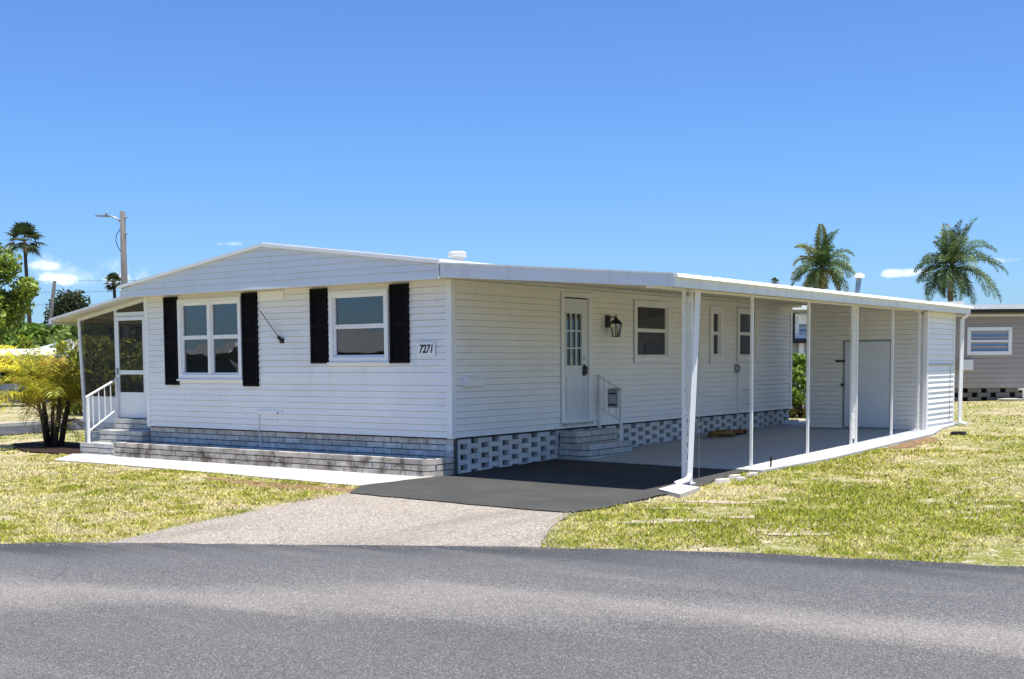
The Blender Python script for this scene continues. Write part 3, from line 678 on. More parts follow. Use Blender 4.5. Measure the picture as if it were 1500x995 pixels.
mb = MB(); mb.lathe((cx_, cy_, 0), [(r_*.84, HS(h_)) for r_, h_ in [(0.07, 1.478), (0.112, 1.712)]], 6); mb.build('lamp_glass', M['lamp_glass'], t)
mb = MB(); mb.lathe((cx_, cy_, 0), [(r_*.84, HS(h_)) for r_, h_ in [(0.012, 1.48), (0.012, 1.58), (0.02, 1.60), (0.006, 1.65)]], 8); mb.build('bulb', M['pvc'], t)
# meter box and conduit
t = thing('outlet_box', 'dark round outlet box with conduit below the rearmost side window', 'outlet box', (0, 9.22, 0.9))
mb = MB(); mb.lathe((0.013, 9.2, 0.92), [(0.085, 0), (0.085, 0.04), (0.06, 0.07)], 16, axis=(1, 0, 0)); mb.fbox(FS, 9.12, 9.24, 0.013, 0.06, 0.82, 1.0); mb.build('box', M['greymetal'], t)
mb = MB(); mb.tube([(0.03, 9.25, 0.86), (0.03, 9.27, 0.0), (0.03, 9.27, -0.28)], 0.012, 8); mb.tube([(0.03, 9.23, 0.98), (0.03, 9.23, 2.2)], 0.007, 6); mb.build('conduit', M['pvc'], t)
t = thing('hose_hanger', 'small white hose hanger on the side wall beside the conduit', 'hose hanger', (0, 9.6, 0.3))
mb = MB()
for y in (9.52, 9.72): mb.tube([(0.015, y, 0.50), (0.09, y, 0.46), (0.10, y+.02, 0.33), (0.09, y, 0.2), (0.015, y, 0.17)], 0.014, 8)
mb.build('hook', M['pvc'], t)
# cords on the slab
mb = MB(); pts = []
for i in range(150):
    a = i*0.21; r = 0.22+0.14*math.sin(i*0.37); pts.append((0.34+0.55*r*math.cos(a), 8.3+1.5*r*math.sin(a), g(0.3, 8.3)+0.055+0.018*math.sin(i*1.3)+i*0.0004))
t = thing('cord_pile', 'heap of orange and ochre cord on the slab by the skirting', 'cord', (0.34, 8.3, g(.3, 8.3)+.03))
mb.tube(pts, 0.018, 6); mb.build('cord', M['orange'], t, smooth=True)
mb = MB(); pts = [(0.36+0.16*math.cos(i*.33)*(1+.3*math.sin(i*.7)), 7.85+0.42*math.sin(i*.33), g(.3, 8)+0.06+i*0.0007) for i in range(110)]
mb.tube(pts, 0.020, 6); mb.build('hose', M['yellow'], t, smooth=True)

# roof fittings ----------------------------------------------------------------
t = thing('roof_vent', 'white capped vent on the mobile home roof', 'roof vent', (-1.55, 2.1, 2.68))
mb = MB(); mb.lathe((-1.55, 2.1, 0), [(0.11, 2.62), (0.10, 2.75), (0.10, 2.80)], 18); mb.build('neck', M['vent'], t, smooth=False)
mb = MB(); mb.lathe((-1.55, 2.1, 0), [(0.135, 2.79), (0.15, 2.80), (0.15, 2.855), (0.13, 2.875), (0.04, 2.885)], 18); mb.build('cap', M['vent'], t)

# ------------------------------------------------------------------ planter wall, porch steps
t = thing('planter', 'low weathered block planter wall along the front skirting', 'planter', (-3.6, -0.3, -0.55))
mb = MB(); ZT, ZB = -0.275, -0.65
FP = ((0, -0.5, 0), (1, 0, 0), (0, -1, 0)); bricks(mb, FP, -7.2, -0.125, ZB, ZT, 0.37, 0.088, 0.015, 0.095, jit=0.2, stagger=0.45)
c45 = math.sqrt(.5); LCH = math.hypot(0.125, 0.155)
FC = ((-0.122, -0.5, 0), (0.125/LCH, 0.155/LCH, 0), (0.155/LCH, -0.125/LCH, 0)); bricks(mb, FC, 0, LCH, ZB, ZT, 0.37, 0.088, 0.011, 0.09, jit=0.1)
FR = ((0.004, -0.343, 0), (0, 1, 0), (1, 0, 0)); bricks(mb, FR, 0, 0.37, ZB, ZT, 0.37, 0.088, 0.015, 0.09, jit=0.12)
FL = ((-7.2, 0.02, 0), (0, -1, 0), (-1, 0, 0)); bricks(mb, FL, 0, 0.42, ZB, ZT-.002, 0.37, 0.088, 0.011, 0.09, jit=0.12)
mb.build('block_wall', M['planter'], t)
mb = MB(); mb.fbox(FP, -7.19, -0.13, -0.085, -0.012, ZB, ZT-0.012); mb.fbox(FR, 0.02, 0.36, -0.08, -0.013, ZB, ZT-0.012); mb.fbox(FC, 0.0, LCH, -0.08, -0.012, ZB, ZT-0.0125); mb.build('mortar', M['mortar'], t)
mb = MB(); mb.box(-7.1, -0.09, -0.41, 0.03, -0.6, -0.42); mb.build('soil', M['mulch'], t)
def step_tier(mb, mm, x0, x1, y0, y1, z0, z1, bl=0.37, bh=0.088):
    """block-faced step: four faces of courses over a core"""
    d = 0.05
    bricks(mb, ((x0, y0, 0), (1, 0, 0), (0, -1, 0)), 0, x1-x0, z0, z1, bl, bh, 0.014, d, jit=0.12)
    bricks(mb, ((x1, y0+d+.003, 0), (0, 1, 0), (1, 0, 0)), 0, y1-y0-d-.003, z0, z1, bl, bh, 0.014, d, jit=0.12, stagger=0.4)
    bricks(mb, ((x0, y1, 0), (0, -1, 0), (-1, 0, 0)), 0, y1-y0-d-.003, z0, z1, bl, bh, 0.01, d, jit=0.1)
    mm.box(x0+0.014, x1-0.014, y0+0.014, y1-0.001, z0, z1-0.02); mb.box(x0+0.052, x1-0.052, y0+0.052, y1-0.002, z1-0.03, z1-0.002, (0.95, 0.95, 0.95))
t = thing('porch_steps', 'grey block steps in front of the screened porch door', 'steps', (-7.6, -0.1, -0.55))
mb, mm = MB(), MB()
step_tier(mb, mm, -8.30, -6.86, -0.42, 0.0, -0.66, -0.318); step_tier(mb, mm, -8.12, -6.90, -0.13, 0.29, -0.5, -0.10); step_tier(mb, mm, -8.02, -6.895, 0.12, 0.285, -0.3, 0.095)
mb.build('tread_block', M['stepbrick'], t); mm.build('core', M['mortar'], t)
t = thing('entry_steps', 'two tier pale block steps below the carport door', 'steps', (0.3, 3.4, -0.5))
mb, mm = MB(), MB(); step_tier(mb, mm, 0.0, 0.58, 2.74, 4.05, -0.62, -0.245, 0.40, 0.095); step_tier(mb, mm, 0.0, 0.32, 2.76, 4.03, -0.5, -0.045, 0.40, 0.095)
mb.build('tread_block', M['stepbrick'], t); mm.build('core', M['mortar'], t)

# handrails
def rail_bar(mb, a, b, w=0.022): mb.tube([a, b], w*0.62, 4)
t = thing('entry_handrail', 'short white metal handrail on the entry steps under the carport', 'handrail', (0.2, 3.9, -0.2))
ry = 3.90; mb = MB()
mb.box(0.016, 0.058, ry-0.02, ry+0.02, -0.04, 0.86); mb.build('post', M['pvc'], t); mb = MB(); mb.box(0.44, 0.475, ry-0.018, ry+0.018, -0.245, 0.60)
mb.build('post', M['pvc'], t)
mb = MB(); mb.tube([(0.05, ry, 0.83), (0.47, ry, 0.595)], 0.017, 6); mb.build('rail', M['pvc'], t); mb = MB(); mb.tube([(0.05, ry, 0.30), (0.46, ry, 0.08)], 0.013, 6); mb.build('rail', M['pvc'], t)
for x in (0.13, 0.22, 0.37):
    mb = MB(); mb.tube([(x, ry, 0.83-(x-.05)*.56), (x, ry, 0.30-(x-.05)*.54)], 0.010, 6); mb.build('baluster', M['pvc'], t)
t = thing('letter_box', 'silver letter box with dark slots hung on the entry handrail', 'mailbox', (0.41, 3.86, 0.45))
mb = MB(); mb.box(0.285, 0.485, 3.76, 3.878, 0.315, 0.60); mb.hexa([(0.28, 3.745, 0.601), (0.49, 3.745, 0.601), (0.49, 3.878, 0.601), (0.28, 3.878, 0.601), (0.28, 3.745, 0.61), (0.49, 3.745, 0.61), (0.49, 3.878, 0.635), (0.28, 3.878, 0.635)]); mb.build('body', M['greymetal'], t, bevel=0.004)
mb = MB(); mb.box(0.305, 0.455, 3.756, 3.761, 0.535, 0.56); mb.build('slot', M['black'], t); mb = MB(); mb.box(0.305, 0.455, 3.756, 3.761, 0.345, 0.372); mb.build('slot', M['black'], t)
mb = MB(); mb.box(0.325, 0.445, 3.752, 3.761, 0.40, 0.50); mb.build('front_plate', M['chrome'], t)
t = thing('porch_handrail', 'white metal handrail rising beside the porch steps', 'handrail', (-8.12, -0.2, -0.32))
rx = -8.10; mb = MB(); mb.box(rx-0.022, rx+0.022, -0.40, -0.356, -0.318, 0.50); mb.build('post', M['pvc'], t)
mb = MB(); mb.box(rx-0.02, rx+0.02, 0.225, 0.262, 0.095, 0.84); mb.build('post', M['pvc'], t)
mb = MB(); mb.tube([(rx, -0.41, 0.50), (rx, 0.28, 0.83)], 0.020, 6); mb.build('rail', M['pvc'], t); mb = MB(); mb.tube([(rx, -0.38, -0.12), (rx, 0.25, 0.27)], 0.016, 6); mb.build('rail', M['pvc'], t)
for k in range(4):
    y = -0.27+0.127*k; mb = MB(); mb.tube([(rx, y, 0.50+(y+.41)*.478), (rx, y, -0.12+(y+.38)*.62)], 0.010, 6); mb.build('baluster', M['pvc'], t)

# ------------------------------------------------------------------ screened porch
t = thing('screened_porch', 'screened side porch with white frame and flat sloping roof', 'porch', (-8, 3, -0.5))
PY, PX0, PX1, PYB = 0.30, -9.22, -6.90, 7.2
def roofz(x): return 2.40+(x+6.9)*0.153
FPp = ((0, PY, 0), (1, 0, 0), (0, -1, 0)); mb = MB()
mb.hexa([(PX0-.02, PY+.0, 0.02), (PX0+.05, PY+.0, 0.02), (PX0+.05, PY+.05, 0.02), (PX0-.02, PY+.05, 0.02), (PX0-.12, PY, 1.96), (PX0-.05, PY, 1.96), (PX0-.05, PY+.05, 1.96), (PX0-.12, PY+.05, 1.96)])
mb.fbox(FPp, -8.20, -8.135, -0.05, 0.0, 0.02, 2.14); mb.fbox(FPp, -7.30, -7.24, -0.05, 0.0, 0.02, 2.28)
mb.fbox(FPp, -8.134, -7.301, -0.05, -0.002, 1.955, 2.03)
for xa, xb in ((PX0-.05, -8.20), (-8.20, -7.24), (-7.24, PX1)):
    mb.hexa([(xa, PY+.001, roofz(xa)-.13), (xb, PY+.001, roofz(xb)-.13), (xb, PY+.05, roofz(xb)-.13), (xa, PY+.05, roofz(xa)-.13), (xa, PY+.001, roofz(xa)-.07), (xb, PY+.001, roofz(xb)-.07), (xb, PY+.05, roofz(xb)-.07), (xa, PY+.05, roofz(xa)-.07)])
mb.fbox(FPp, PX0+.05, -8.20, -0.05, -0.002, 0.44, 0.49)
for y in (2.0, 3.8, 5.6, 7.1): mb.box(PX0-.02, PX0+.04, y, y+.05, 0.02, 1.98)
mb.box(PX0-.01, PX0+.03, PY+.06, PYB, 0.44, 0.49)
mb.build('frame', M['pvc'], t)
mb = MB(); mb.fbox(FPp, PX0+.05, -8.20, -0.035, -0.02, 0.0, 0.44); mb.box(PX0-.005, PX0+.02, PY+.06, PYB, 0.0, 0.44); mb.fbox(FPp, -7.24, PX1, -0.035, -0.02, 0.0, 2.2); mb.build('kick_panel', M['trim'], t)
mb = MB()
mb.mesh([(PX0+.04, PY+.024, .49), (-8.20, PY+.024, .49), (-8.20, PY+.024, roofz(-8.2)-.13), (PX0-.05, PY+.024, roofz(PX0)-.13)], [(0, 1, 2, 3)])
mb.mesh([(-8.135, PY+.024, 2.03), (-7.30, PY+.024, 2.03), (-7.30, PY+.024, roofz(-7.3)-.13), (-8.135, PY+.024, roofz(-8.135)-.13)], [(0, 1, 2, 3)])
mb.mesh([(PX0+.005, PY+.06, .49), (PX0+.005, PYB, .49), (PX0+.005, PYB, 1.96), (PX0+.005, PY+.06, 1.96)], [(0, 1, 2, 3)])
mb.mesh([(PX0+.02, PYB, .0), (PX1, PYB, .0), (PX1, PYB, roofz(PX1)-.13), (PX0+.02, PYB, roofz(PX0)-.13)], [(0, 1, 2, 3)])
mb.build('screen', M['screen'], t)
mb = MB(); xa, xb = PX0-.58, -6.95
y0 = PY-.22
mb.hexa([(xa, y0, roofz(xa)-.07), (xb, y0, roofz(xb)-.07), (xb, PYB+.2, roofz(xb)-.07), (xa, PYB+.2, roofz(xa)-.07), (xa, y0, roofz(xa)), (xb, y0, roofz(xb)), (xb, PYB+.2, roofz(xb)), (xa, PYB+.2, roofz(xa))])
mb.build('roof', M['soffit'], t)
mb = MB(); mb.hexa([(xa-.02, y0-.03, roofz(xa)-.03), (xb, y0-.03, roofz(xb)-.03), (xb, y0-.001, roofz(xb)-.03), (xa-.02, y0-.001, roofz(xa)-.03), (xa-.02, y0-.03, roofz(xa)+.012), (xb, y0-.03, roofz(xb)+.012), (xb, y0-.001, roofz(xb)+.012), (xa-.02, y0-.001, roofz(xa)+.012)])
mb.box(xa-.10, xa-.003, y0-.02, PYB+.2, roofz(xa)-.10, roofz(xa)+.0); mb.build('roof_edge', M['fascia'], t)
mb = MB(); mb.box(PX0, PX1, PY+.06, PYB, -0.06, 0.02); mb.build('floor', M['void'], t)
mb = MB(); bricks(mb, ((0, PY+.01, 0), (1, 0, 0), (0, -1, 0)), PX0, -8.05, -0.6, -0.005, 0.37, 0.088, 0.01, 0.05, jit=0.1); mb.build('foundation', M['brick'], t)
# screen door
mb = MB(); FD = ((0, PY-.012, 0), (1, 0, 0), (0, -1, 0)); a, b = -8.125, -7.31
mb.fbox(FD, a, a+.055, -.03, 0, 0.11, 1.945); mb.fbox(FD, b-.055, b, -.03, 0, 0.11, 1.945); mb.fbox(FD, a+.055, b-.055, -.03, -.002, 1.88, 1.945)
mb.fbox(FD, a+.055, b-.055, -.03, -.002, 0.90, 0.975); mb.fbox(FD, a+.055, b-.055, -.03, -.002, 0.11, 0.575)
sd = mb.build('screen_door', M['trim'], t)
mb = MB()
for z0_, z1_ in ((0.575, 0.90), (0.975, 1.88)): mb.mesh([(a+.055, PY+.004, z0_), (b-.055, PY+.004, z0_), (b-.055, PY+.004, z1_), (a+.055, PY+.004, z1_)], [(0, 1, 2, 3)])
mb.build('door_screen', M['screen'], sd)
mb = MB(); mb.fbox(FD, a+.012, a+.04, .0, .03, 0.90, 1.02); mb.build('handle', M['greymetal'], sd)
mb = MB(); mb.box(PX0+.2, -7.6, 3.3, 3.9, 0.02, 0.5); mb.box(PX0+.2, -7.6, 3.75, 3.9, 0.5, 0.85)
tag(mb.build('porch_bench', M['darkpole'], None, bevel=.02), 'dark bench inside the screened porch', 'bench')

# ------------------------------------------------------------------ carport
XC = 3.72; YE = 12.5; YF0, YF1 = -0.40, -0.27
t = thing('carport', 'flat white aluminium carport roof on thin white posts', 'carport', (3.4, 5, -0.5))
ZC0, ZC1 = 2.445, 2.125          # roof top at house / at outer edge
def cz(x): return ZC0+(ZC1-ZC0)*(x-0.13)/(XC-0.13)
def ze(y): return 0.0018*max(0, y)
mb = MB()                        # roof deck with raised pan ribs
def deck(x0, x1, y0a, y0b, y1, zo0, zo1):
    mb.hexa([(x0, y0a, cz(x0)+zo0), (x1, y0b, cz(x1)+zo0), (x1, y1, cz(x1)+zo0+ze(y1)), (x0, y1, cz(x0)+zo0), (x0, y0a, cz(x0)+zo1), (x1, y0b, cz(x1)+zo1), (x1, y1, cz(x1)+zo1+ze(y1)), (x0, y1, cz(x0)+zo1)])
deck(0.135, XC-.01, YF0+.012, YF1+.012, YE-.01, -0.02, 0.0)
y = 0.1
while y < YE:
    mb.hexa([(0.14, y, cz(.14)-.001), (XC-.02, y, cz(XC)-.001+ze(y)), (XC-.02, y+.05, cz(XC)-.001+ze(y)), (0.14, y+.05, cz(.14)-.001), (0.14, y+.01, cz(.14)+.035), (XC-.02, y+.01, cz(XC)+.03+ze(y)), (XC-.02, y+.04, cz(XC)+.03+ze(y)), (0.14, y+.04, cz(.14)+.035)]); y += 0.305
mb.build('roof', M['roof'], t)
mb = MB(); deck(0.135, XC-.02, YF0+.02, YF1+.02, YE-.02, -0.145, -0.125)
y = 0.3
while y < YE-.3:
    mb.hexa([(0.14, y, cz(.14)-.149), (XC-.03, y, cz(XC)-.149), (XC-.03, y+.03, cz(XC)-.149), (.14, y+.03, cz(.14)-.149), (.14, y, cz(.14)-.144), (XC-.03, y, cz(XC)-.144), (XC-.03, y+.03, cz(XC)-.144), (.14, y+.03, cz(.14)-.144)]); y += 0.305
mb.build('ceiling', M['soffit'], t)
mb = MB()
mb.hexa([(0.135, YF0, cz(.13)-.19), (XC, YF1, cz(XC)-.145), (XC, YF1+.01, cz(XC)-.145), (.135, YF0+.01, cz(.13)-.19), (0.135, YF0, cz(.13)+.015), (XC, YF1, cz(XC)+.02), (XC, YF1+.01, cz(XC)+.02), (.135, YF0+.01, cz(.13)+.015)])
mb.hexa([(0.135, YF0-.012, cz(.13)-.002), (XC, YF1-.012, cz(XC)+.004), (XC, YF1-.001, cz(XC)+.004), (.135, YF0-.001, cz(.13)-.002), (0.135, YF0-.012, cz(.13)+.018), (XC, YF1-.012, cz(XC)+.024), (XC, YF1-.001, cz(XC)+.024), (.135, YF0-.001, cz(.13)+.018)])
mb.build('front_fascia', M['fascia'], t)
mb = MB(); z = ZC1
mb.hexa([(XC-.012, YF1+.012, z-.145), (XC, YF1+.012, z-.145), (XC, YE, z-.145+ze(YE)), (XC-.012, YE, z-.145+ze(YE)), (XC-.012, YF1+.012, z+.0), (XC, YF1+.012, z+.0), (XC, YE, z+ze(YE)), (XC-.012, YE, z+ze(YE))])
mb.build('side_fascia', M['fascia'], t)
mb = MB(); mb.hexa([(XC-.03, YF1-.01, z-.028), (XC+.055, YF1-.01, z-.028), (XC+.055, YE+.02, z-.028+ze(YE)), (XC-.03, YE+.02, z-.028+ze(YE)), (XC-.03, YF1-.01, z+.016), (XC+.03, YF1-.01, z+.016), (XC+.03, YE+.02, z+.016+ze(YE)), (XC-.03, YE+.02, z+.016+ze(YE))])
mb.build('gutter', M['roof'], t)
mb = MB(); mb.hexa([(3.30, YF1+.03, 1.985), (3.39, YF1+.03, 1.985), (3.39, YE-.1, 2.0), (3.30, YE-.1, 2.0), (3.30, YF1+.03, 2.035), (3.39, YF1+.03, 2.035), (3.39, YE-.1, 2.05), (3.30, YE-.1, 2.05)]); mb.build('beam', M['trim'], t)
def base(x, y): return g(x, y)+0.03
for y in (3.1, 6.15, 9.2):
    mb = MB(); mb.box(XC+.0005, XC+.0035, y-.04, y+.04, ZC1-.143, ZC1-.03); mb.build('lap_joint', M['fascia'], t)
# plain posts
for (x, y) in ((3.37, 2.68), (3.33, 4.86), (3.37, 8.72), (3.42, 10.10)):
    mb = MB(); mb.box(x-.018, x+.018, y-.018, y+.018, base(x, y), 1.99); mb.box(x-.045, x+.045, y-.045, y+.045, base(x, y)-.01, base(x, y)+.012); mb.build('post', M['pvc'], t)
# ornamental posts: two rails joined by scroll plates
def scroll_post(x, y, w, skew):
    mb = MB(); b = base(x, y)
    c, s = math.cos(skew), math.sin(skew)
    for k in (-1, 1): mb.box(x+k*w*c-.016, x+k*w*c+.020, y+k*w*s-.020, y+k*w*s+.020, b, 1.99)
    zz = b+.12
    while zz < 1.9:
        pts = []
        for i in range(13):
            a = math.pi*2*i/12; q = (w-.028)*math.cos(a); pts.append((x+q*c, y+q*s, zz+.075+.07*math.sin(a)))
        mb.tube(pts, 0.015, 5); zz += 0.155
        mb.tube([(x-(w-.01)*c, y-(w-.01)*s, zz-.016), (x+(w-.01)*c, y+(w-.01)*s, zz-.016)], 0.008, 5)
    mb.box(x-.05-w*c, x+.05+w*c, y-.05-abs(w*s), y+.05+abs(w*s), b-.01, b+.012)
    return mb.build('scroll_post', M['pvc'], t)
scroll_post(3.38, 0.70, 0.048, 0.75); scroll_post(3.36, 6.80, 0.042, 0.75)
# downspouts
def downspout(pts, w, d):
    mb = MB(); pts = [Vector(p) for p in pts]
    for i, (p, q) in enumerate(zip(pts, pts[1:])):
        ax = (q-p).normalized(); sx = Vector((0.8, 0.6, 0)) if abs(ax.z) > 0.4 else Vector((-ax.y, ax.x, 0)).normalized()
        sx = (sx-ax*sx.dot(ax)).normalized(); sy = ax.cross(sx)
        e = 0.004*i
        mb.hexa([p+sx*(a*(w+e))+sy*(b*(d+e)) for a, b in ((-1, -1), (1, -1), (1, 1), (-1, 1))]+[q+sx*(a*(w+e))+sy*(b*(d+e)) for a, b in ((-1, -1), (1, -1), (1, 1), (-1, 1))])
    return mb.build('downspout', M['trim'], t)
downspout([(3.55, 0.66, 2.0), (3.47, 0.60, -0.42)], 0.034, 0.028)
mb = MB(); mb.tube([(3.47, 0.60, -0.40), (3.46, 0.57, -0.47), (3.36, 0.42, -0.52)], [0.045, 0.048, 0.046], 10); mb.build('downspout_elbow', M['pvc'], t)
downspout([(XC-.02, YE-.1, 2.0), (3.60, YE-.15, 1.9), (3.58, YE-.15, g(3.6, YE)+.12)], 0.030, 0.024)
mb = MB(); gz = g(3.6, YE); mb.tube([(3.58, YE-.15, gz+.14), (3.60, YE-.17, gz+.06), (3.78, YE-.30, gz+.035)], 0.038, 8); mb.build('downspout_elbow', M['pvc'], t)
mb = MB(); mb.tube([(3.40, 0.98, 2.0), (3.42, 0.96, 0.6), (3.41, 0.98, -0.52)], 0.004, 5); mb.build('wire', M['greymetal'], t)
# splash pad under the front downspout, broken bits, stake
tag(sheet('splash_pad', [(3.41, -0.13), (3.34, 0.49), (3.77, 0.31), (3.93, -0.51)], 0.05, M['walk'], None, None, thick=0.09, kind=''), 'pale concrete pad under the front carport downspout', 'splash pad')
bpy.data.objects['splash_pad'].pop('kind', None)
k = 0
for x, y, r in ((3.62, 1.25, .12), (3.56, 1.75, .10), (3.75, 1.55, .07), (3.66, 2.1, .09)):
    mb = MB(); pts = []
    for i in range(9):
        a = i*2*math.pi/9; q = r*random.uniform(.7, 1.3); pts.append((x+q*math.cos(a)*.8, y+q*math.sin(a)*1.5))
    z = g(x, y); n = len(pts); mb.mesh([(p, q, z-.01) for p, q in pts]+[(x+(p-x)*.85, y+(q-y)*.85, z+.045) for p, q in pts], [tuple(range(n, 2*n))]+[(i, (i+1) % n, (i+1) % n+n, i+n) for i in range(n)])
    tag(mb.build('concrete_chunk', M['walk']), 'broken pale concrete chunk in the grass between the front carport posts', 'concrete chunk', 'concrete chunks along the carport edge')
mb = MB(); z = g(3.55, 2.95); mb.tube([(3.55, 2.95, z-.05), (3.56, 2.95, z+.17)], 0.014, 6); mb.lathe((3.56, 2.95, z+.16), [(0.02, 0), (.02, .03), (.008, .04)], 8)
tag(mb.build('stake', M['black']), 'thin dark stake in the lawn by the first plain carport post', 'stake')

# ------------------------------------------------------------------ storage shed
t = thing('storage_shed', 'white sided storage shed at the rear end of the carport', 'shed', (2.2, 11.3, -0.35))
SX0, SX1, SY0, SY1 = 1.03, 3.46, 10.45, 12.25
FA = ((0, SY0, 0), (1, 0, 0), (0, -1, 0)); SD = (1.815, 2.76, -0.325, 1.445); sb = -0.40
mb = MB(); siding(mb, FA, SX0, SX1, -0.31, 2.22, 0.094, [SD], clip=lambda z: (SX0, .13+(2.295-z)/0.08914)); mb.build('wall', M['shed_siding'], t)
mb = MB(); siding(mb, ((SX1, SY0, 0), (0, 1, 0), (1, 0, 0)), 0, SY1-SY0, -0.31, 2.02, 0.105, lip=0.020); mb.build('wall', M['siding'], t)
mb = MB(); siding(mb, ((SX0, SY1, 0), (0, -1, 0), (-1, 0, 0)), 0, SY1-SY0, -0.31, 2.2, 0.094); mb.build('wall', M['shed_siding'], t)
mb = MB(); siding(mb, ((SX1, SY1, 0), (-1, 0, 0), (0, 1, 0)), 0, SX1-SX0, -0.31, 2.05, 0.094); mb.build('wall', M['shed_siding'], t)
mb = MB()
mb.box(SX1-.06, SX1+.024, SY0-.024, SY0-.001, -.34, 2.0); mb.box(SX1+.001, SX1+.024, SY0-.0005, SY0+.06, -.34, 1.998)
mb.build('corner_trim', M['trim'], t)
mb = MB(); mb.box(SX1+.001, SX1+.026, SY1-.06, SY1+.02, -.34, 2.0); mb.build('corner_trim', M['trim'], t)
mb = MB(); mb.box(SX0-.024, SX0+.07, SY0-.024, SY0-.001, -.34, 2.17); mb.build('corner_trim', M['trim'], t)
mb = MB(); frame_rect(mb, FA, SD[0]-.03, SD[1]+.03, SD[2], SD[3]+.03, 0.03, -0.03, 0.02); mb.build('door_frame', M['greymetal'], t)
mb = MB(); mb.fbox(FA, SD[0]+.006, SD[1]-.006, -0.03, 0.006, SD[2]+.04, SD[3]-.006); dd = mb.build('door', M['door'], t, bevel=.003)
mb = MB(); mb.fbox(FA, 1.63, 1.83, 0.021, 0.032, 1.03, 1.07); mb.build('hinge', M['black'], dd)
mb = MB(); mb.lathe((1.80, SY0-.02, 0.57), [(.03, 0), (.03, .012), (.012, .015), (.012, .04), (.03, .045), (.03, .07)], 12, axis=(0, -1, 0)); mb.build('handle', M['bronze'], dd)
mb = MB(); mb.box(SX0+.03, SX1-.03, SY0+.03, SY1-.03, -.45, -.30); mb.build('base', M['concrete'], t)
mb = MB(); mb.box(SX1+.03, SX1+.045, SY0+.08, SY1-.1, 0.965, 0.985); mb.tube([(SX1+.03, SY0+1.5, .98), (SX1+.03, SY0+1.48, -.2)], .006, 5); mb.build('wire', M['greymetal'], t)
mb = MB(); xb, yb = 4.22, 10.0; z = g(xb, yb)
mb.hexa([(xb-.14, yb-.07, z), (xb+.14, yb-.1, z), (xb+.16, yb+.07, z), (xb-.14, yb+.1, z), (xb-.12, yb-.06, z+.06), (xb+.12, yb-.07, z+.07), (xb+.12, yb+.06, z+.07), (xb-.12, yb+.08, z+.06)])
tag(mb.build('lawn_drain', M['black'], bevel=.01), 'small black drain box in the grass near the shed', 'drain box')
# meter cover near the street on the left
t = thing('meter_cover', 'blue lid on a pale pad in the left lawn', 'meter cover', (-1.45, -6.0, -0.6))
mb = MB(); z = g(-1.45, -6); mb.lathe((-1.44, -6.15, z), [(.25, -.02), (.25, .008), (.22, .014)], 20); mb.build('pad', M['sand'], t)
mb = MB(); mb.lathe((-1.52, -6.21, z), [(.14, 0.01), (.14, .035), (.11, .042)], 20); mb.build('lid', M['blue'], t)

# ------------------------------------------------------------------ vegetation helpers
class Soup:
    """many small leaf faces with their own colour"""
    def __init__(s): s.V = []; s.C = []
    def quads(s, V, C): s.V.append(np.asarray(V, float).reshape(-1, 4, 3)); s.C.append(np.asarray(C, float).reshape(-1, 3))
    def build(s, name, m, parent=None, off=(0, 0, 0)):
        V = np.concatenate(s.V)-np.array(off); C = np.concatenate(s.C); n = len(V)
        me = bpy.data.meshes.new(name); me.vertices.add(4*n); me.vertices.foreach_set('co', V.ravel())
        me.loops.add(4*n); me.loops.foreach_set('vertex_index', np.arange(4*n)); me.polygons.add(n)
        me.polygons.foreach_set('loop_start', np.arange(n)*4); me.update(); me.validate()
        at = me.color_attributes.new('Col', 'FLOAT_COLOR', 'POINT')
        at.data.foreach_set('color', np.repeat(np.concatenate([C, np.ones((n, 1))], 1), 4, 0).ravel())
        me.materials.append(m); o = bpy.data.objects.new(name, me); COL.objects.link(o)
        if parent: o.parent = parent
        return o
def leaf_cluster(soup, c, rad, n, size, cols, squash=0.8, rnd=rng):
    d = rnd.normal(size=(n, 3)); d /= np.linalg.norm(d, axis=1)[:, None]; r = rnd.random(n)**0.45
    p = np.array(c)+d*r[:, None]*np.array([rad, rad, rad*squash])
    a = rnd.normal(size=(n, 3)); a /= np.linalg.norm(a, axis=1)[:, None]; b = np.cross(a, rnd.normal(size=(n, 3))); b /= np.linalg.norm(b, axis=1)[:, None]
    sz = size*rnd.uniform(0.6, 1.4, n)[:, None]
    V = np.stack([p-a*sz, p+b*sz*.5, p+a*sz, p-b*sz*.5], 1)
    k = rnd.integers(0, len(cols), n); C = np.array(cols)[k]*rnd.uniform(0.7, 1.3, (n, 1))
    soup.quads(V, C)
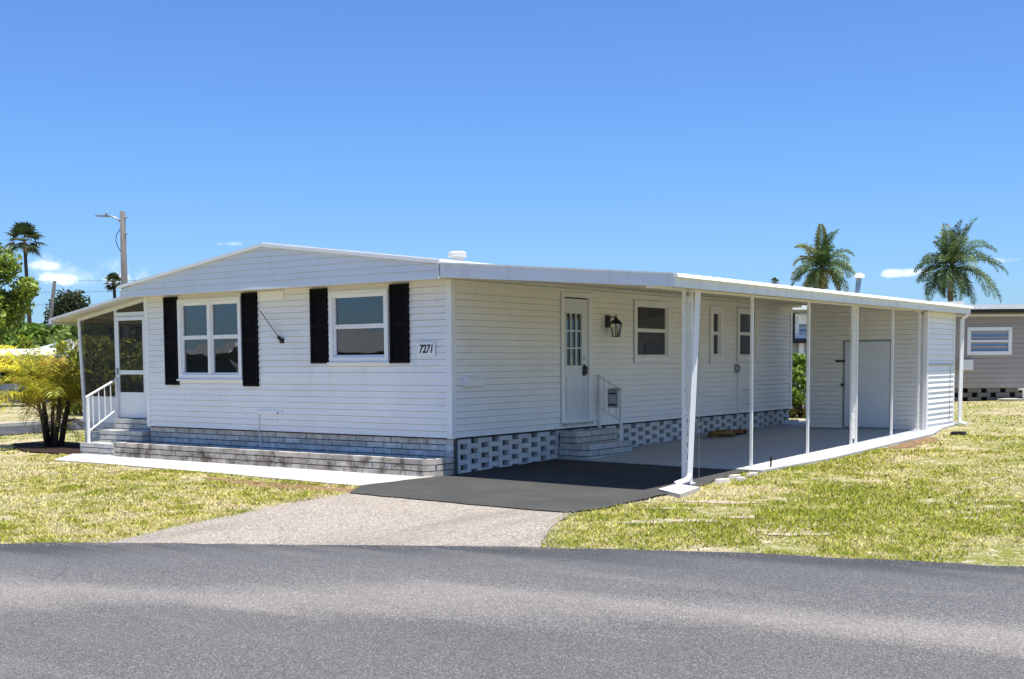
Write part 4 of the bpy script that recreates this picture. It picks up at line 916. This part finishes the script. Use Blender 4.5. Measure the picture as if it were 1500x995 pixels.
def frond(soup, rach, base, az, el, length, droop, leaf, n, col, wid=0.02, twist=0.0, vshape=0.5, taper=True, rnd=random):
    """feather frond: bending rachis with leaflets on both sides"""
    p = Vector(base); d = Vector((math.cos(az)*math.cos(el), math.sin(az)*math.cos(el), math.sin(el))); pts = [p.copy()]; dirs = [d.copy()]
    st = length/n
    for i in range(n):
        d = (d+Vector((0, 0, -1))*droop*(0.3+1.4*i/n)/n).normalized(); p = p+d*st; pts.append(p.copy()); dirs.append(d.copy())
    rach.tube([pts[i] for i in range(0, n+1, max(1, n//6))], [0.018*length/1.5*(1-.8*i/(n+1)) for i in range(0, n+1, max(1, n//6))], 4, cap=False)
    V = []; C = []
    for i in range(int(n*0.16), n+1):
        t = i/n; d = dirs[i]; side = d.cross(Vector((0, 0, 1)))
        side = side.normalized() if side.length > 1e-3 else Vector((1, 0, 0)); up = side.cross(d)
        ll = leaf*(math.sin(math.pi*min(1, .16+.84*t))**.6 if taper else 1)*rnd.uniform(.8, 1.15)
        for sgn in (-1, 1):
            o = (side*sgn*math.cos(vshape)+up*math.sin(vshape)*rnd.uniform(.3, 1.1)+d*rnd.uniform(.45, .8)).normalized()
            m1 = pts[i]+o*ll*.55; tip = pts[i]+o*ll+Vector((0, 0, -1))*ll*rnd.uniform(.15, .5); w = d*wid*rnd.uniform(.7, 1.2)
            V.append([tuple(pts[i]), tuple(m1-w), tuple(tip), tuple(m1+w)]); k = rnd.uniform(.72, 1.25); C.append([c*k for c in col])
    soup.quads(V, C)
def feather_palm(name, label, loc, zc, R, nf, cols, group, trunk_r=.15, leaf=.6, seed=1, bias=None, lean=0.0):
    rnd = random.Random(seed); z0 = g(loc[0], loc[1]); t = thing(name, label, 'palm tree', (loc[0], loc[1], z0), group=group)
    mb = MB(); mb.tube([(loc[0]-lean*(1-k/6), loc[1], z0+(zc-z0)*k/6) for k in range(7)], [trunk_r*(1.25-.5*k/6) for k in range(7)], 10)
    mb.build('trunk', M['bark'], t, smooth=True)
    s = Soup(); r = MB(); r.col = (0.14, 0.17, 0.05)
    for i in range(nf):
        az = i*2.4+rnd.uniform(-.3, .3); f = i/(nf-1); el = math.radians(86-112*f+rnd.uniform(-8, 8)); ln = R*rnd.uniform(.85, 1.15)*(1.0 if f < .85 else .8)
        if bias is not None: ln *= 1+.22*math.cos(az-bias)
        for vs_ in (0.15, 0.75): frond(s, r, (loc[0], loc[1], zc+.1), az, el, ln, 1.5+1.2*f+.4*math.sin(i*1.7), leaf, 34, cols[(i*7) % len(cols)] if f < .88 else cols[-1], .030, vshape=vs_, rnd=rnd)
    c = s.build('crown', M['frond'], t, off=(loc[0], loc[1], z0)); r.build('frond_stem', M['frond'], c)
    return t

# right-hand palms
dk = [(0.085, 0.145, 0.050), (0.12, 0.185, 0.065), (0.17, 0.235, 0.10), (0.075, 0.115, 0.04)]
feather_palm('queen_palm', 'feathery palm behind the carport roof, left of the pair', (-12.34, 44.68), 5.55, 1.95, 32, dk+[(0.26, 0.26, 0.06)], 'feathery palms behind the carport', leaf=.50, seed=4)
feather_palm('queen_palm', 'taller windblown feathery palm beside the grey neighbour house', (-7.09, 48.49), 5.5, 2.35, 38, dk, 'feathery palms behind the carport', leaf=.60, seed=9, bias=0.6)
# fan palms at left
def fan_palm(label, loc, zc, R, nf, seed, trunk_r=.14):
    rnd = random.Random(seed); z0 = g(*loc); t = thing('fan_palm', label, 'palm tree', (*loc, z0), group='fan palms at the left')
    mb = MB(); mb.tube([(loc[0]+.5*math.sin(k*.4)*(1-k/7), loc[1], z0+(zc-z0)*k/7) for k in range(8)], [trunk_r*(1.3-.5*k/7) for k in range(8)], 8); mb.build('trunk', M['trunk'], t, smooth=True)
    s = Soup(); r = MB(); r.col = (.12, .13, .05); cols = [(0.035, 0.055, 0.020), (0.055, 0.075, 0.03), (0.09, 0.11, 0.05)]
    for i in range(nf):
        az = i*2.4; f = i/(nf-1); el = math.radians(80-125*f); d = Vector((math.cos(az)*math.cos(el), math.sin(az)*math.cos(el), math.sin(el)))
        hub = Vector((*loc, zc))+d*R*.5; r.tube([(*loc, zc), tuple(hub)], .02, 4); side = d.cross(Vector((0, 0, 1))).normalized(); up = side.cross(d)
        col = cols[rnd.randrange(3)]; V = []; C = []
        for k in range(17):
            a = math.radians(-115+230*k/16); o = (d*math.cos(a)+side*math.sin(a)+up*.15).normalized(); ll = R*.62*rnd.uniform(.85, 1.1)
            m1 = hub+o*ll*.55; tip = hub+o*ll+Vector((0, 0, -.25*ll)); w = o.cross(up).normalized()*R*.05; V.append([tuple(hub), tuple(m1-w), tuple(tip), tuple(m1+w)]); q = rnd.uniform(.8, 1.2); C.append([c*q for c in col])
        s.quads(V, C)
    c = s.build('crown', M['frond'], t, off=(*loc, z0)); r.build('frond_stem', M['frond'], c)
fan_palm('tall thin fan palm at the far left above the trees', (-63.0, 32.8), 9.3, 1.45, 17, 3, .13)
fan_palm('tiny distant palm top showing over the carport roof edge', (-25.5, 68.9), 6.7, .42, 12, 8, .08)
fan_palm('small distant fan palm beside the street lamp pole', (-56.5, 35.0), 6.4, .75, 18, 5, .12)

# trees
def tree(label, loc, zc, R, n, size, cols, seed, H=1.0, group='trees behind the houses at the left', name='tree', clumps=34, spread=None):
    rnd = np.random.default_rng(seed); z0 = g(*loc); t = thing(name, label, 'tree', (*loc, z0), group=group)
    mb = MB(); mb.tube([(loc[0], loc[1], z0-.05), (loc[0]+.1, loc[1], z0+(zc-z0)*.5), (loc[0]+.05, loc[1]+.1, zc)], [R*.09, R*.07, R*.03], 8)
    s = Soup()
    for k in range(clumps):
        d = rnd.normal(size=3); d /= np.linalg.norm(d); d *= rnd.uniform(.45, 1.0); c = np.array([loc[0]+d[0]*R*.8, loc[1]+d[1]*R*.8, zc+d[2]*R*.75*H])
        c[2] = max(c[2], z0+.6); mb.tube([(loc[0]+.05, loc[1], z0+(zc-z0)*rnd.uniform(.5, .95)), tuple(c)], [R*.025, R*.008], 5)
        tone = rnd.uniform(.65, 1.35); leaf_cluster(s, c, R*rnd.uniform(.2, .42), n//clumps, size, [tuple(q*tone for q in cc) for cc in cols], rnd=rnd)
    mb.build('trunk', M['trunk'], t, smooth=True); s.build('crown', M['leaf'], t, off=(*loc, z0))
GL = [(0.27, 0.34, 0.05), (0.20, 0.27, 0.04), (0.13, 0.18, 0.03)]; GR = [(0.12, 0.18, 0.03), (0.16, 0.21, 0.035), (0.08, 0.12, 0.025)]; GD = [(0.035, 0.055, 0.02), (0.05, 0.07, 0.028), (0.065, 0.085, 0.035)]; GB = [(0.15, 0.25, 0.03), (0.11, 0.18, 0.025), (0.20, 0.29, 0.05)]
def atpx(a, d):   # metres right of / ahead of the viewpoint -> world
    R_ = (0.8077, 0.5896); F_ = (-0.5896, 0.8077); return (CAMP[0]+R_[0]*a+F_[0]*d, CAMP[1]+R_[1]*a+F_[1]*d)
tree('broad leafy tree at the left edge, nearest of the left trees', atpx(-19.6, 44.5), 3.7, 2.25, 14000, .10, GL, 2, H=1.25, name='leafy_tree')
spots = [(-33.0, 78, 1.9, 3.0, GD, 'dark bushy tree behind the fan palm trunk'), (-29.0, 72, 1.7, 2.6, GB, 'bright green tree right of the leaning pole'),
 (-26.8, 76, 2.9, 3.2, GD, 'dark rounded tree seen over the porch roof'), (-23.4, 80, 2.8, 3.2, GD, 'dark tree seen through the porch screen'), (-36.5, 80, 1.6, 3.2, GR, 'far tree low behind the leftmost foliage'),
 (-25.6, 61, 1.0, 2.1, GB, 'low green tree behind the white roofed far house'), (-21.6, 56, 1.4, 1.9, GB, 'bright green tree left of the porch post'), (-18.4, 54, 1.3, 2.2, GR, 'olive green tree behind the porch'), (-15.5, 50, 1.3, 2.1, GD, 'dark tree behind the porch near the house wall'), (-30.5, 66, 1.0, 2.3, GR, 'olive tree behind the clumping palm')]
for i, (a, d, zc, R, cols, lb) in enumerate(spots): tree(lb, atpx(a, d), zc, R, 15000, .14, cols, 20+i, clumps=44)
# shrub in the gap by the shed
sx, sy = atpx(7.10, 29.6); z0 = g(sx, sy)
t = thing('shrub', 'bright green shrub seen in the gap beside the shed', 'shrub', (sx, sy, z0)); s = Soup(); mb = MB()
for k in range(16):
    c = np.array([sx+random.uniform(-.35, .35), sy+random.uniform(-.35, .35), z0+.35+1.15*k/16]); mb.tube([(sx, sy, z0), tuple(c)], [.02, .006], 5)
    leaf_cluster(s, c, .22, 60, .075, GB)
for k in range(10): leaf_cluster(s, (sx+random.uniform(-.5, .5), sy+random.uniform(-.4, .4), z0+.12), .2, 40, .08, [(.35, .30, .10), (.2, .2, .05)], squash=.5)
mb.build('stem', M['trunk'], t); s.build('foliage', M['leaf'], t, off=(sx, sy, z0))
for i_, (a_, d_, lb_) in enumerate(((-13.3, 38, 'yellow green shrub seen through the left porch screen'), (-11.8, 38, 'yellow green shrub seen through the porch screen door'))):
    qx, qy = atpx(a_, d_); qz = g(qx, qy); t = thing('shrub', lb_, 'shrub', (qx, qy, qz), group='shrubs behind the porch'); s = Soup(); mb = MB()
    for k in range(34):
        c = np.array([qx+random.uniform(-1.3, 1.3), qy+random.uniform(-.8, .8), qz+random.uniform(.2, 2.3)]); mb.tube([(qx+random.uniform(-.2, .2), qy, qz), tuple(c)], [.025, .006], 5)
        leaf_cluster(s, c, .34, 90, .10, [(.50, .46, .06), (.34, .36, .05), (.16, .20, .03)])
    mb.build('stem', M['trunk'], t); s.build('foliage', M['leaf'], t, off=(qx, qy, qz))
# bed edging next to it
mb = MB(); pts = [(-.25, 12.35), (.0, 12.85), (.45, 13.1), (.9, 13.0)]; mb.tube([(x, y, g(x, y)+.05) for x, y in pts], .03, 6); tag(mb.build('bed_edging', M['walk']), 'pale curved bed edging in the gap behind the house', 'edging')

# clumping palm beside the porch
px, py = -10.45, 0.38; z0 = g(px, py)+.03
t = thing('clumping_palm', 'yellow green clumping palm in the mulch bed by the porch', 'palm', (px, py, z0)); rnd = random.Random(21)
mb = MB(); s = Soup(); r = MB(); r.col = (.40, .36, .06); tops = []
for k in range(11):
    a = rnd.uniform(0, 6.28); q = rnd.uniform(.04, .21); bx, by = px+q*math.cos(a), py+q*math.sin(a); ln = rnd.uniform(.55, 1.15); tx, ty = bx+.20*math.cos(a)*ln, by+.22*math.sin(a)*ln
    mb.tube([(bx, by, z0-.05), ((bx+tx)/2, (by+ty)/2, z0+ln*.55), (tx, ty, z0+ln)], [.042, .036, .026], 8); tops.append((tx, ty, z0+ln, a))
mb.build('trunk', mat('dark_cane', (0.06, 0.05, 0.035), 0.85, 0.4, 12, 0.2, 0.5, 30), t, smooth=True)
YC = [(0.60, 0.53, 0.05), (0.46, 0.46, 0.05), (0.38, 0.39, 0.05), (0.46, 0.31, 0.06), (0.20, 0.24, 0.04), (0.09, 0.12, 0.025)]
for (tx, ty, tz, a0) in tops:
    for j in range(7):
        az = a0+rnd.uniform(-1.3, 1.3) if j < 5 else rnd.uniform(0, 6.28); el = math.radians(rnd.uniform(28, 86)); left = (math.cos(az)*.8+math.sin(az)*.6) < -.2
        ln = rnd.uniform(.75, 1.15)*(1.2 if left else 0.95)
        frond(s, r, (tx, ty, tz-.05), az, el, ln, rnd.uniform(1.1, 2.6), .40, 26, YC[rnd.choice([0, 0, 1, 1, 2, 3]) if left or el > .9 else rnd.choice([1, 2, 3, 4, 4, 5])], .014, rnd=rnd)
for k in range(16):      # low inner fronds and dead brown hanging ones
    az = rnd.uniform(0, 6.28); dead = k % 2; frond(s, r, (px+.15*math.cos(az), py+.15*math.sin(az), z0+rnd.uniform(.35, .95)), az, math.radians(rnd.uniform(-10, 45)), rnd.uniform(.5, .85), 2.6, .22, 24, (0.24, 0.15, 0.06) if dead else (0.13, 0.15, 0.03), .009, rnd=rnd)
for k in range(6):        # long yellow fronds leaning out to the left
    frond(s, r, (px-.2, py-.1, z0+.95+.1*k), math.radians(190+11*k), math.radians(62-10*k), 1.75, 1.6, .40, 54, (0.80, 0.70, 0.06), .014, rnd=rnd)
c = s.build('foliage', M['frond'], t, off=(px, py, z0)); r.build('frond_stem', M['frond'], c)

# ------------------------------------------------------------------ poles and wires at left
t = thing('street_lamp', 'street lamp on a tall weathered grey pole behind the porch', 'street lamp', (-27.5, 14.5, -0.5)); x, y = -27.58, 14.7
mb = MB(); mb.tube([(x, y, -.6), (x, y, 3), (x, y, 6.78)], [.135, .125, .10], 12); mb.build('pole', M['pole'], t, smooth=True)
mb = MB(); ux, uy = -0.807, -0.59
P = lambda u, z: (x+ux*u, y+uy*u, z)
mb.tube([P(.05, 6.35), P(.22, 6.52), P(.42, 6.60), P(.62, 6.60)], .030, 8); mb.build('arm', M['greymetal'], t, smooth=True)
mb = MB(); mb.hexa([P(.55, 6.57), P(1.02, 6.60), (P(1.02, 6.6)[0]-.08, P(1.02, 0)[1]+.1, 6.60), (P(.55, 0)[0]-.08, P(.55, 0)[1]+.1, 6.57), P(.55, 6.66), P(1.02, 6.645), (P(1.02, 0)[0]-.08, P(1.02, 0)[1]+.1, 6.645), (P(.55, 0)[0]-.08, P(.55, 0)[1]+.1, 6.66)])
mb.lathe(P(.6, 6.65), [(.035, 0), (.035, .1), (.02, .12)], 8); mb.build('lamp_head', M['greymetal'], t)
mb = MB(); mb.tube([P(.06, 6.2), P(.25, 5.9), P(.28, 5.7), P(.2, 5.45), P(.08, 5.25)], .014, 6); mb.build('cable', M['black'], t, smooth=True)
mb = MB(); mb.lathe((x+.09, y+.02, 6.55), [(.03, 0), (.03, .12)], 8, axis=(.8, .59, 0)); mb.build('bolt', M['greymetal'], t); mb = MB(); mb.lathe((x+.09, y+.02, 5.95), [(.03, 0), (.03, .1)], 8, axis=(.8, .59, 0)); mb.build('bolt', M['greymetal'], t)
mb = MB(); mb.tube([(-43.65, 21.4, -.6), (-43.29, 22.05, 5.26)], [.11, .085], 10); tag(mb.build('utility_pole', M['darkpole'], smooth=True), 'dark leaning utility pole with a cut top, left of the street lamp', 'utility pole')
mb = MB()
for zz, dz in ((5.95, -.55), (5.35, -.5), (4.6, -.35)):
    a, b = Vector((-62, 11, zz+.3)), Vector((-38, 27.5, zz+dz)); mb.tube([tuple(a.lerp(b, k/12)-Vector((0, 0, .35*math.sin(math.pi*k/12)))) for k in range(13)], .008, 5)
tag(mb.build('power_lines', M['black']), 'three thin power lines crossing the sky at the left', 'power lines')

# ------------------------------------------------------------------ neighbouring houses
YAW = math.radians(36.13)
def nbox(t, name, m, *boxes, bevel=0):
    mb = MB()
    for b in boxes: mb.box(*b)
    return mb.build(name, m, t, local=True, bevel=bevel)
def nwin(t, F, u0, u1, z0, z1, glass='blueglass', bar=True):
    mb = MB(); frame_rect(mb, F, u0, u1, z0, z1, 0.11, .0, .05)
    if bar: mb.fbox(F, u0+.11, u1-.11, 0, .04, (z0+z1)/2-.03, (z0+z1)/2+.03)
    w = mb.build('window', M['trim'], t, local=True); mb = MB(); mb.fbox(F, u0+.1, u1-.1, 0.003, .012, z0+.1, z1-.1); mb.build('pane', M[glass], w, local=True); return w
# right: taupe house; local x runs along its front, origin at view px 1408
ox, oy = atpx(13.86, 36.9); gz = g(ox, oy)
t = thing('neighbor_house', 'taupe sided neighbour house with white slider window at the right', 'house', (ox, oy, gz), YAW)
F0 = ((0, 0, 0), (1, 0, 0), (0, -1, 0))
mb = MB(); siding(mb, F0, -1.6, 9.0, 0.42, 2.72, 0.15, lip=.018); mb.build('wall', M['nb_wall'], t, local=True)
nbox(t, 'side_wall', M['nb_wall'], (-1.6, 9, .05, 8, .4, 2.7))
mb = MB(); bricks(mb, ((0, .04, 0), (1, 0, 0), (0, -1, 0)), -1.55, 9, -.15, .40, .4, .14, .01, .1, open_gap=.18); mb.build('skirting', mat('brown_block', (0.20, 0.18, 0.16), .85, .2, 6, .1, tint=True), t, local=True)
nbox(t, 'crawl_space', M['void'], (-1.5, 8.9, .16, 7.9, -.2, .41))
nbox(t, 'roof', M['fascia'], (-2.0, 9.4, -.55, 8.4, 2.80, 2.93)); nbox(t, 'eave_band', M['black'], (-1.9, 9.3, -.45, 8.3, 2.70, 2.795)); nbox(t, 'eave_trim', M['trim'], (-1.6, 9.0, -.035, -.001, 2.60, 2.66))
nwin(t, F0, 0.10, 1.47, 1.42, 2.27, 'blueglass')
mb = MB(); mb.box(-.14, .26, -.14, -.02, .96, 1.28); mb.build('utility_box', M['pvc'], t, local=True)
nx, ny = atpx(15.35, 36.0); z0 = g(nx, ny)
t = thing('cleanout_pipe', 'white capped pipe standing on a pale strip by the taupe house', 'pipe', (nx, ny, z0)); mb = MB(); mb.tube([(nx, ny, z0-.02), (nx, ny, z0+.33)], .035, 8); mb.lathe((nx, ny, z0+.31), [(.16, 0), (.16, .06)], 12); mb.build('riser', M['pvc'], t)
mb = MB(); mb.box(nx-.7, nx+.9, ny-.2, ny+.5, z0, z0+.05); mb.build('footing', M['walk'], t)
vx, vy = atpx(11.05, 38.5)
t = thing('vent_pipe', 'greenish metal vent pipe with a pale cap above the carport edge', 'vent pipe', (vx, vy, 2.7)); mb = MB(); mb.tube([(vx-.12, vy-.05, 2.4), (vx+.05, vy, 3.66)], .08, 12); mb.build('pipe', M['galv'], t, smooth=True)
mb = MB(); mb.lathe((vx+.05, vy, 3.67), [(.11, 0), (.175, .04), (.165, .10), (.05, .15)], 14); mb.build('cap', M['pvc'], t)
# house in the gap behind
ox2, oy2 = atpx(7.6, 33); gz2 = g(ox2, oy2)
t = thing('rear_house', 'grey rear house with a blue window seen in the gap beside the shed', 'house', (ox2, oy2, gz2), YAW)
mb = MB(); siding(mb, F0, -2.0, 4.4, 0, 2.75, .15, lip=.018); mb.build('wall', M['nb_pale'], t, local=True)
nbox(t, 'side_wall', M['nb_pale'], (-2, 4.4, .05, 5, 0, 2.7)); nbox(t, 'roof', M['roof'], (-2.3, 4.6, -.5, 5.4, 2.76, 2.95))
w = nwin(t, F0, 0.16, 2.2, 1.98, 2.66, 'blueglass', bar=False); nbox(t, 'window_shade', M['roof'], (.22, 2.1, -.09, -.015, 2.38, 2.60)); nbox(t, 'window_ledge', M['black'], (0.0, 2.3, -.28, -.06, 1.86, 1.99)); nbox(t, 'dark_frame', M['black'], (.05, .15, -.07, -.005, 1.99, 2.68))
nbox(t, 'post', M['trim'], (.26, .38, -.16, -.03, 0, 1.86)); nbox(t, 'dark_opening', M['darkopen'], (.5, 2.0, -.03, -.02, .1, 1.86))
# far white-roofed house at left
ox3, oy3 = atpx(-22.2, 49.5); gz3 = g(ox3, oy3)
t = thing('far_house', 'pale far house with dark screened openings across the side street', 'house', (ox3, oy3, gz3), YAW)
nbox(t, 'wall', M['nb_pale'], (-3, 2.9, 0, 6, 0, .78), (-3, 2.9, .06, 6, .78, 1.9), (1.85, 2.9, .0, .06, .78, 1.9)); nbox(t, 'screened_opening', M['darkopen'], (-3, 1.8, .01, .05, .80, 1.8))
nbox(t, 'post', M['nb_pale'], (-1.6, -1.45, -.03, .0, 0, 1.9)); nbox(t, 'post', M['nb_pale'], (.9, 1.15, -.03, .0, 0, 1.9)); nbox(t, 'post', M['trim'], (1.72, 1.84, -.03, .0, 0, 1.9))
mb = MB(); mb.mesh([(-3.4, -.5, 1.91), (3.3, -.5, 1.91), (3.3, 6.4, 1.91), (-3.4, 6.4, 1.91), (-3.4, -.5, 1.97), (3.3, -.5, 1.97), (3.3, 6.4, 1.97), (-3.4, 6.4, 1.97), (-3.4, 2.9, 2.25), (3.3, 2.9, 2.25)], [(3, 2, 1, 0), (0, 1, 5, 4), (4, 5, 9, 8), (6, 7, 8, 9), (1, 2, 6, 9, 5), (3, 0, 4, 8, 7), (2, 3, 7, 6)]); mb.build('roof', M['roof'], t, local=True)
ox4, oy4 = atpx(-19.3, 53); gz4 = g(ox4, oy4)
t = thing('gabled_house', 'small white gable roofed house right of the pale far house', 'house', (ox4, oy4, gz4), YAW)
nbox(t, 'wall', M['siding'], (-2, 2.3, 0, 5, 0, 2.05))
mb = MB(); mb.mesh([(-2.3, -.4, 2.06), (.0, -.4, 2.65), (2.3, -.4, 2.06), (-2.3, 5.4, 2.06), (.0, 5.4, 2.65), (2.3, 5.4, 2.06)], [(0, 2, 1), (0, 1, 4, 3), (1, 2, 5, 4), (3, 4, 5)]); mb.box(2.31, 3.4, -.4, 5.4, 2.07, 2.2); mb.build('roof', M['roof'], t, local=True)
nwin(t, F0, .6, 1.6, .8, 1.7, 'darkopen')
# hedge-like low shrubs at the foot of the far house
for i, a in enumerate((-22.6, -21.6, -20.7, -19.6)):
    hx, hy = atpx(a, 47.5+.3*i); z0 = g(hx, hy); lb = ('tallest of the low shrubs in front of the far house', 'dry twiggy shrub in front of the pale far house', 'green shrub before the far house corner', 'small shrub just left of the porch in the distance')[i]
    t = thing('low_shrub', lb, 'shrub', (hx, hy, z0), group='shrubs before the far houses'); s = Soup()
    for k in range(7): leaf_cluster(s, (hx+random.uniform(-.5, .5), hy+random.uniform(-.3, .3), z0+random.uniform(.12, .5)), .28, 90, .07, [GD, [(.22, .17, .12), (.12, .12, .06)], GR, GD][i])
    s.build('foliage', M['leaf'], t, off=(hx, hy, z0)); mb = MB(); mb.tube([(hx, hy, z0), (hx, hy, z0+.4)], .03, 5); mb.build('stem', M['trunk'], t)
# unseen house added for the front window reflections, its wall dark for them
t = thing('opposite_house', 'unseen low dark house added across the street for window reflections', 'house', (-27, -24, -0.6), math.radians(-45+180))
nbox(t, 'wall', mat('reflection_dark_wall', (0.085, 0.12, 0.14), 0.6, 0.3, 1.5, 0.2), (-6, 6, 0, 6, 0, 2.2)); mb = MB(); mb.mesh([(-6.4, -.5, 2.2), (-1.5, -.5, 3.3), (3.4, -.5, 2.2), (-6.4, 6.4, 2.2), (-1.5, 6.4, 3.3), (3.4, 6.4, 2.2)], [(0, 2, 1), (0, 1, 4, 3), (1, 2, 5, 4), (3, 4, 5)]); mb.box(3.45, 7.5, -.5, 6.4, 2.2, 2.45); mb.build('roof', M['roof'], t, local=True)
nwin(t, F0, -3, -1.5, .9, 1.9, 'darkopen'); nwin(t, F0, 2, 3.5, .9, 1.9, 'darkopen')
tree('unseen round tree added across the street for dark window reflections', (-17, -30), 3.2, 2.4, 3000, .16, GD, 77, group='trees across the street')  # unseen tree added to darken the lower window reflections

# ------------------------------------------------------------------ camera
f_px, ppy = 1757.661, 648.855
yaw, pit, rol = math.radians(36.13015), math.radians(3.867007), math.radians(-0.395737)
Rv = Vector((math.cos(yaw), math.sin(yaw), 0)); Fv = Vector((-math.sin(yaw)*math.cos(pit), math.cos(yaw)*math.cos(pit), -math.sin(pit))); Uv = Rv.cross(Fv)
R2 = Rv*math.cos(rol)+Uv*math.sin(rol); U2 = Uv*math.cos(rol)-Rv*math.sin(rol)
cam = bpy.data.cameras.new('camera'); co = bpy.data.objects.new('camera', cam); COL.objects.link(co)
co.matrix_world = Matrix(((R2.x, U2.x, -Fv.x, CAMP[0]), (R2.y, U2.y, -Fv.y, CAMP[1]), (R2.z, U2.z, -Fv.z, CAMP[2]), (0, 0, 0, 1)))
cam.sensor_fit = 'HORIZONTAL'; cam.sensor_width = 36; cam.lens = 36*f_px/1500; cam.shift_y = (ppy-497.5)/1500; cam.clip_end = 3000; cam.clip_start = 0.05
sc.camera = co

# ------------------------------------------------------------------ light
SUNV = Vector((0.22, -0.06, 1)).normalized()
sun = bpy.data.lights.new('sun', 'SUN'); sun.energy = 5.0; sun.angle = math.radians(0.55); sun.color = (1.0, 0.955, 0.88)
so = bpy.data.objects.new('sun', sun); COL.objects.link(so); so.rotation_euler = SUNV.to_track_quat('Z', 'Y').to_euler(); so.location = (10, 0, 40)
w = bpy.data.worlds.new('World'); sc.world = w; w.use_nodes = True; nt = w.node_tree; bg = nt.nodes['Background']
sky = nt.nodes.new('ShaderNodeTexSky'); sky.sky_type = 'NISHITA'; sky.sun_disc = False
sky.sun_elevation = math.asin(SUNV.z); sky.sun_rotation = math.atan2(SUNV.x, SUNV.y); sky.air_density = 1.0; sky.dust_density = 0.6; sky.ozone_density = 2.0
skyc = mix_rgb(nt, sky.outputs[0], (0.47, 0.71, 1.08), 1.0, 'MULTIPLY')
# small fair-weather clouds near the horizon, fixed to their directions in the sky
tc = nt.nodes.new('ShaderNodeTexCoord'); colr = skyc
def dirpx(px, py): return (Fv+R2*((px-750)/f_px)-U2*((py-ppy)/f_px)).normalized()
nz = N(nt, 'ShaderNodeTexNoise', Scale=38.0, Detail=6.0, Roughness=0.6); nt.links.new(tc.outputs['Generated'], nz.inputs['Vector'])
for px_, py_, rx_, ry_, st in ((84, 410, 36, 9, .72), (66, 389, 26, 6, .5), (168, 409, 28, 10, .5), (1322, 400, 34, 6, .6), (335, 357, 26, 4, .25), (120, 402, 80, 26, .22), (1480, 381, 25, 4, .25)):
    c = dirpx(px_, py_); e = Vector((0, 0, 1)).cross(c).normalized(); u = c.cross(e)
    def dot(vec, sc_):
        a = nt.nodes.new('ShaderNodeVectorMath'); a.operation = 'DOT_PRODUCT'; nt.links.new(tc.outputs['Generated'], a.inputs[0]); a.inputs[1].default_value = vec
        s_ = N(nt, 'ShaderNodeMath', operation='MULTIPLY_ADD'); nt.links.new(a.outputs['Value'], s_.inputs[0]); s_.inputs[1].default_value = 1/sc_; s_.inputs[2].default_value = -vec.dot(c)/sc_
        p_ = N(nt, 'ShaderNodeMath', operation='POWER'); q_ = N(nt, 'ShaderNodeMath', operation='ABSOLUTE'); nt.links.new(s_.outputs[0], q_.inputs[0]); nt.links.new(q_.outputs[0], p_.inputs[0]); p_.inputs[1].default_value = 2; return p_.outputs[0]
    ad = N(nt, 'ShaderNodeMath', operation='ADD'); nt.links.new(dot(e, rx_/f_px), ad.inputs[0]); nt.links.new(dot(u, ry_/f_px), ad.inputs[1])
    ma = N(nt, 'ShaderNodeMath', operation='MULTIPLY_ADD'); nt.links.new(nz.outputs['Fac'], ma.inputs[0]); ma.inputs[1].default_value = 6.0; ma.inputs[2].default_value = -2.7
    su = N(nt, 'ShaderNodeMath', operation='SUBTRACT'); nt.links.new(ma.outputs[0], su.inputs[0]); nt.links.new(ad.outputs[0], su.inputs[1])
    fr = N(nt, 'ShaderNodeMath', operation='MULTIPLY'); fr.use_clamp = True
    mr = nt.nodes.new('ShaderNodeMapRange'); mr.interpolation_type = 'SMOOTHSTEP'; nt.links.new(su.outputs[0], mr.inputs[0]); mr.inputs[1].default_value = -.55; mr.inputs[2].default_value = .75; mr.inputs[3].default_value = 0; mr.inputs[4].default_value = st
    colr = mix_rgb(nt, colr, (8.5, 8.8, 9.2), mr.outputs[0])
nt.links.new(colr, bg.inputs['Color']); bg.inputs['Strength'].default_value = 0.105
vs = sc.view_settings; vs.view_transform = 'Standard'; vs.look = 'None'; vs.gamma = 1; vs.exposure = 0.65; vs.use_curve_mapping = False
sc.render.resolution_x = 1024; sc.render.resolution_y = 679
sc.cycles.use_denoising = True; sc.cycles.denoising_input_passes = 'RGB_ALBEDO_NORMAL'; sc.cycles.denoising_prefilter = 'ACCURATE'; sc.cycles.max_bounces = 8; sc.cycles.transparent_max_bounces = 12
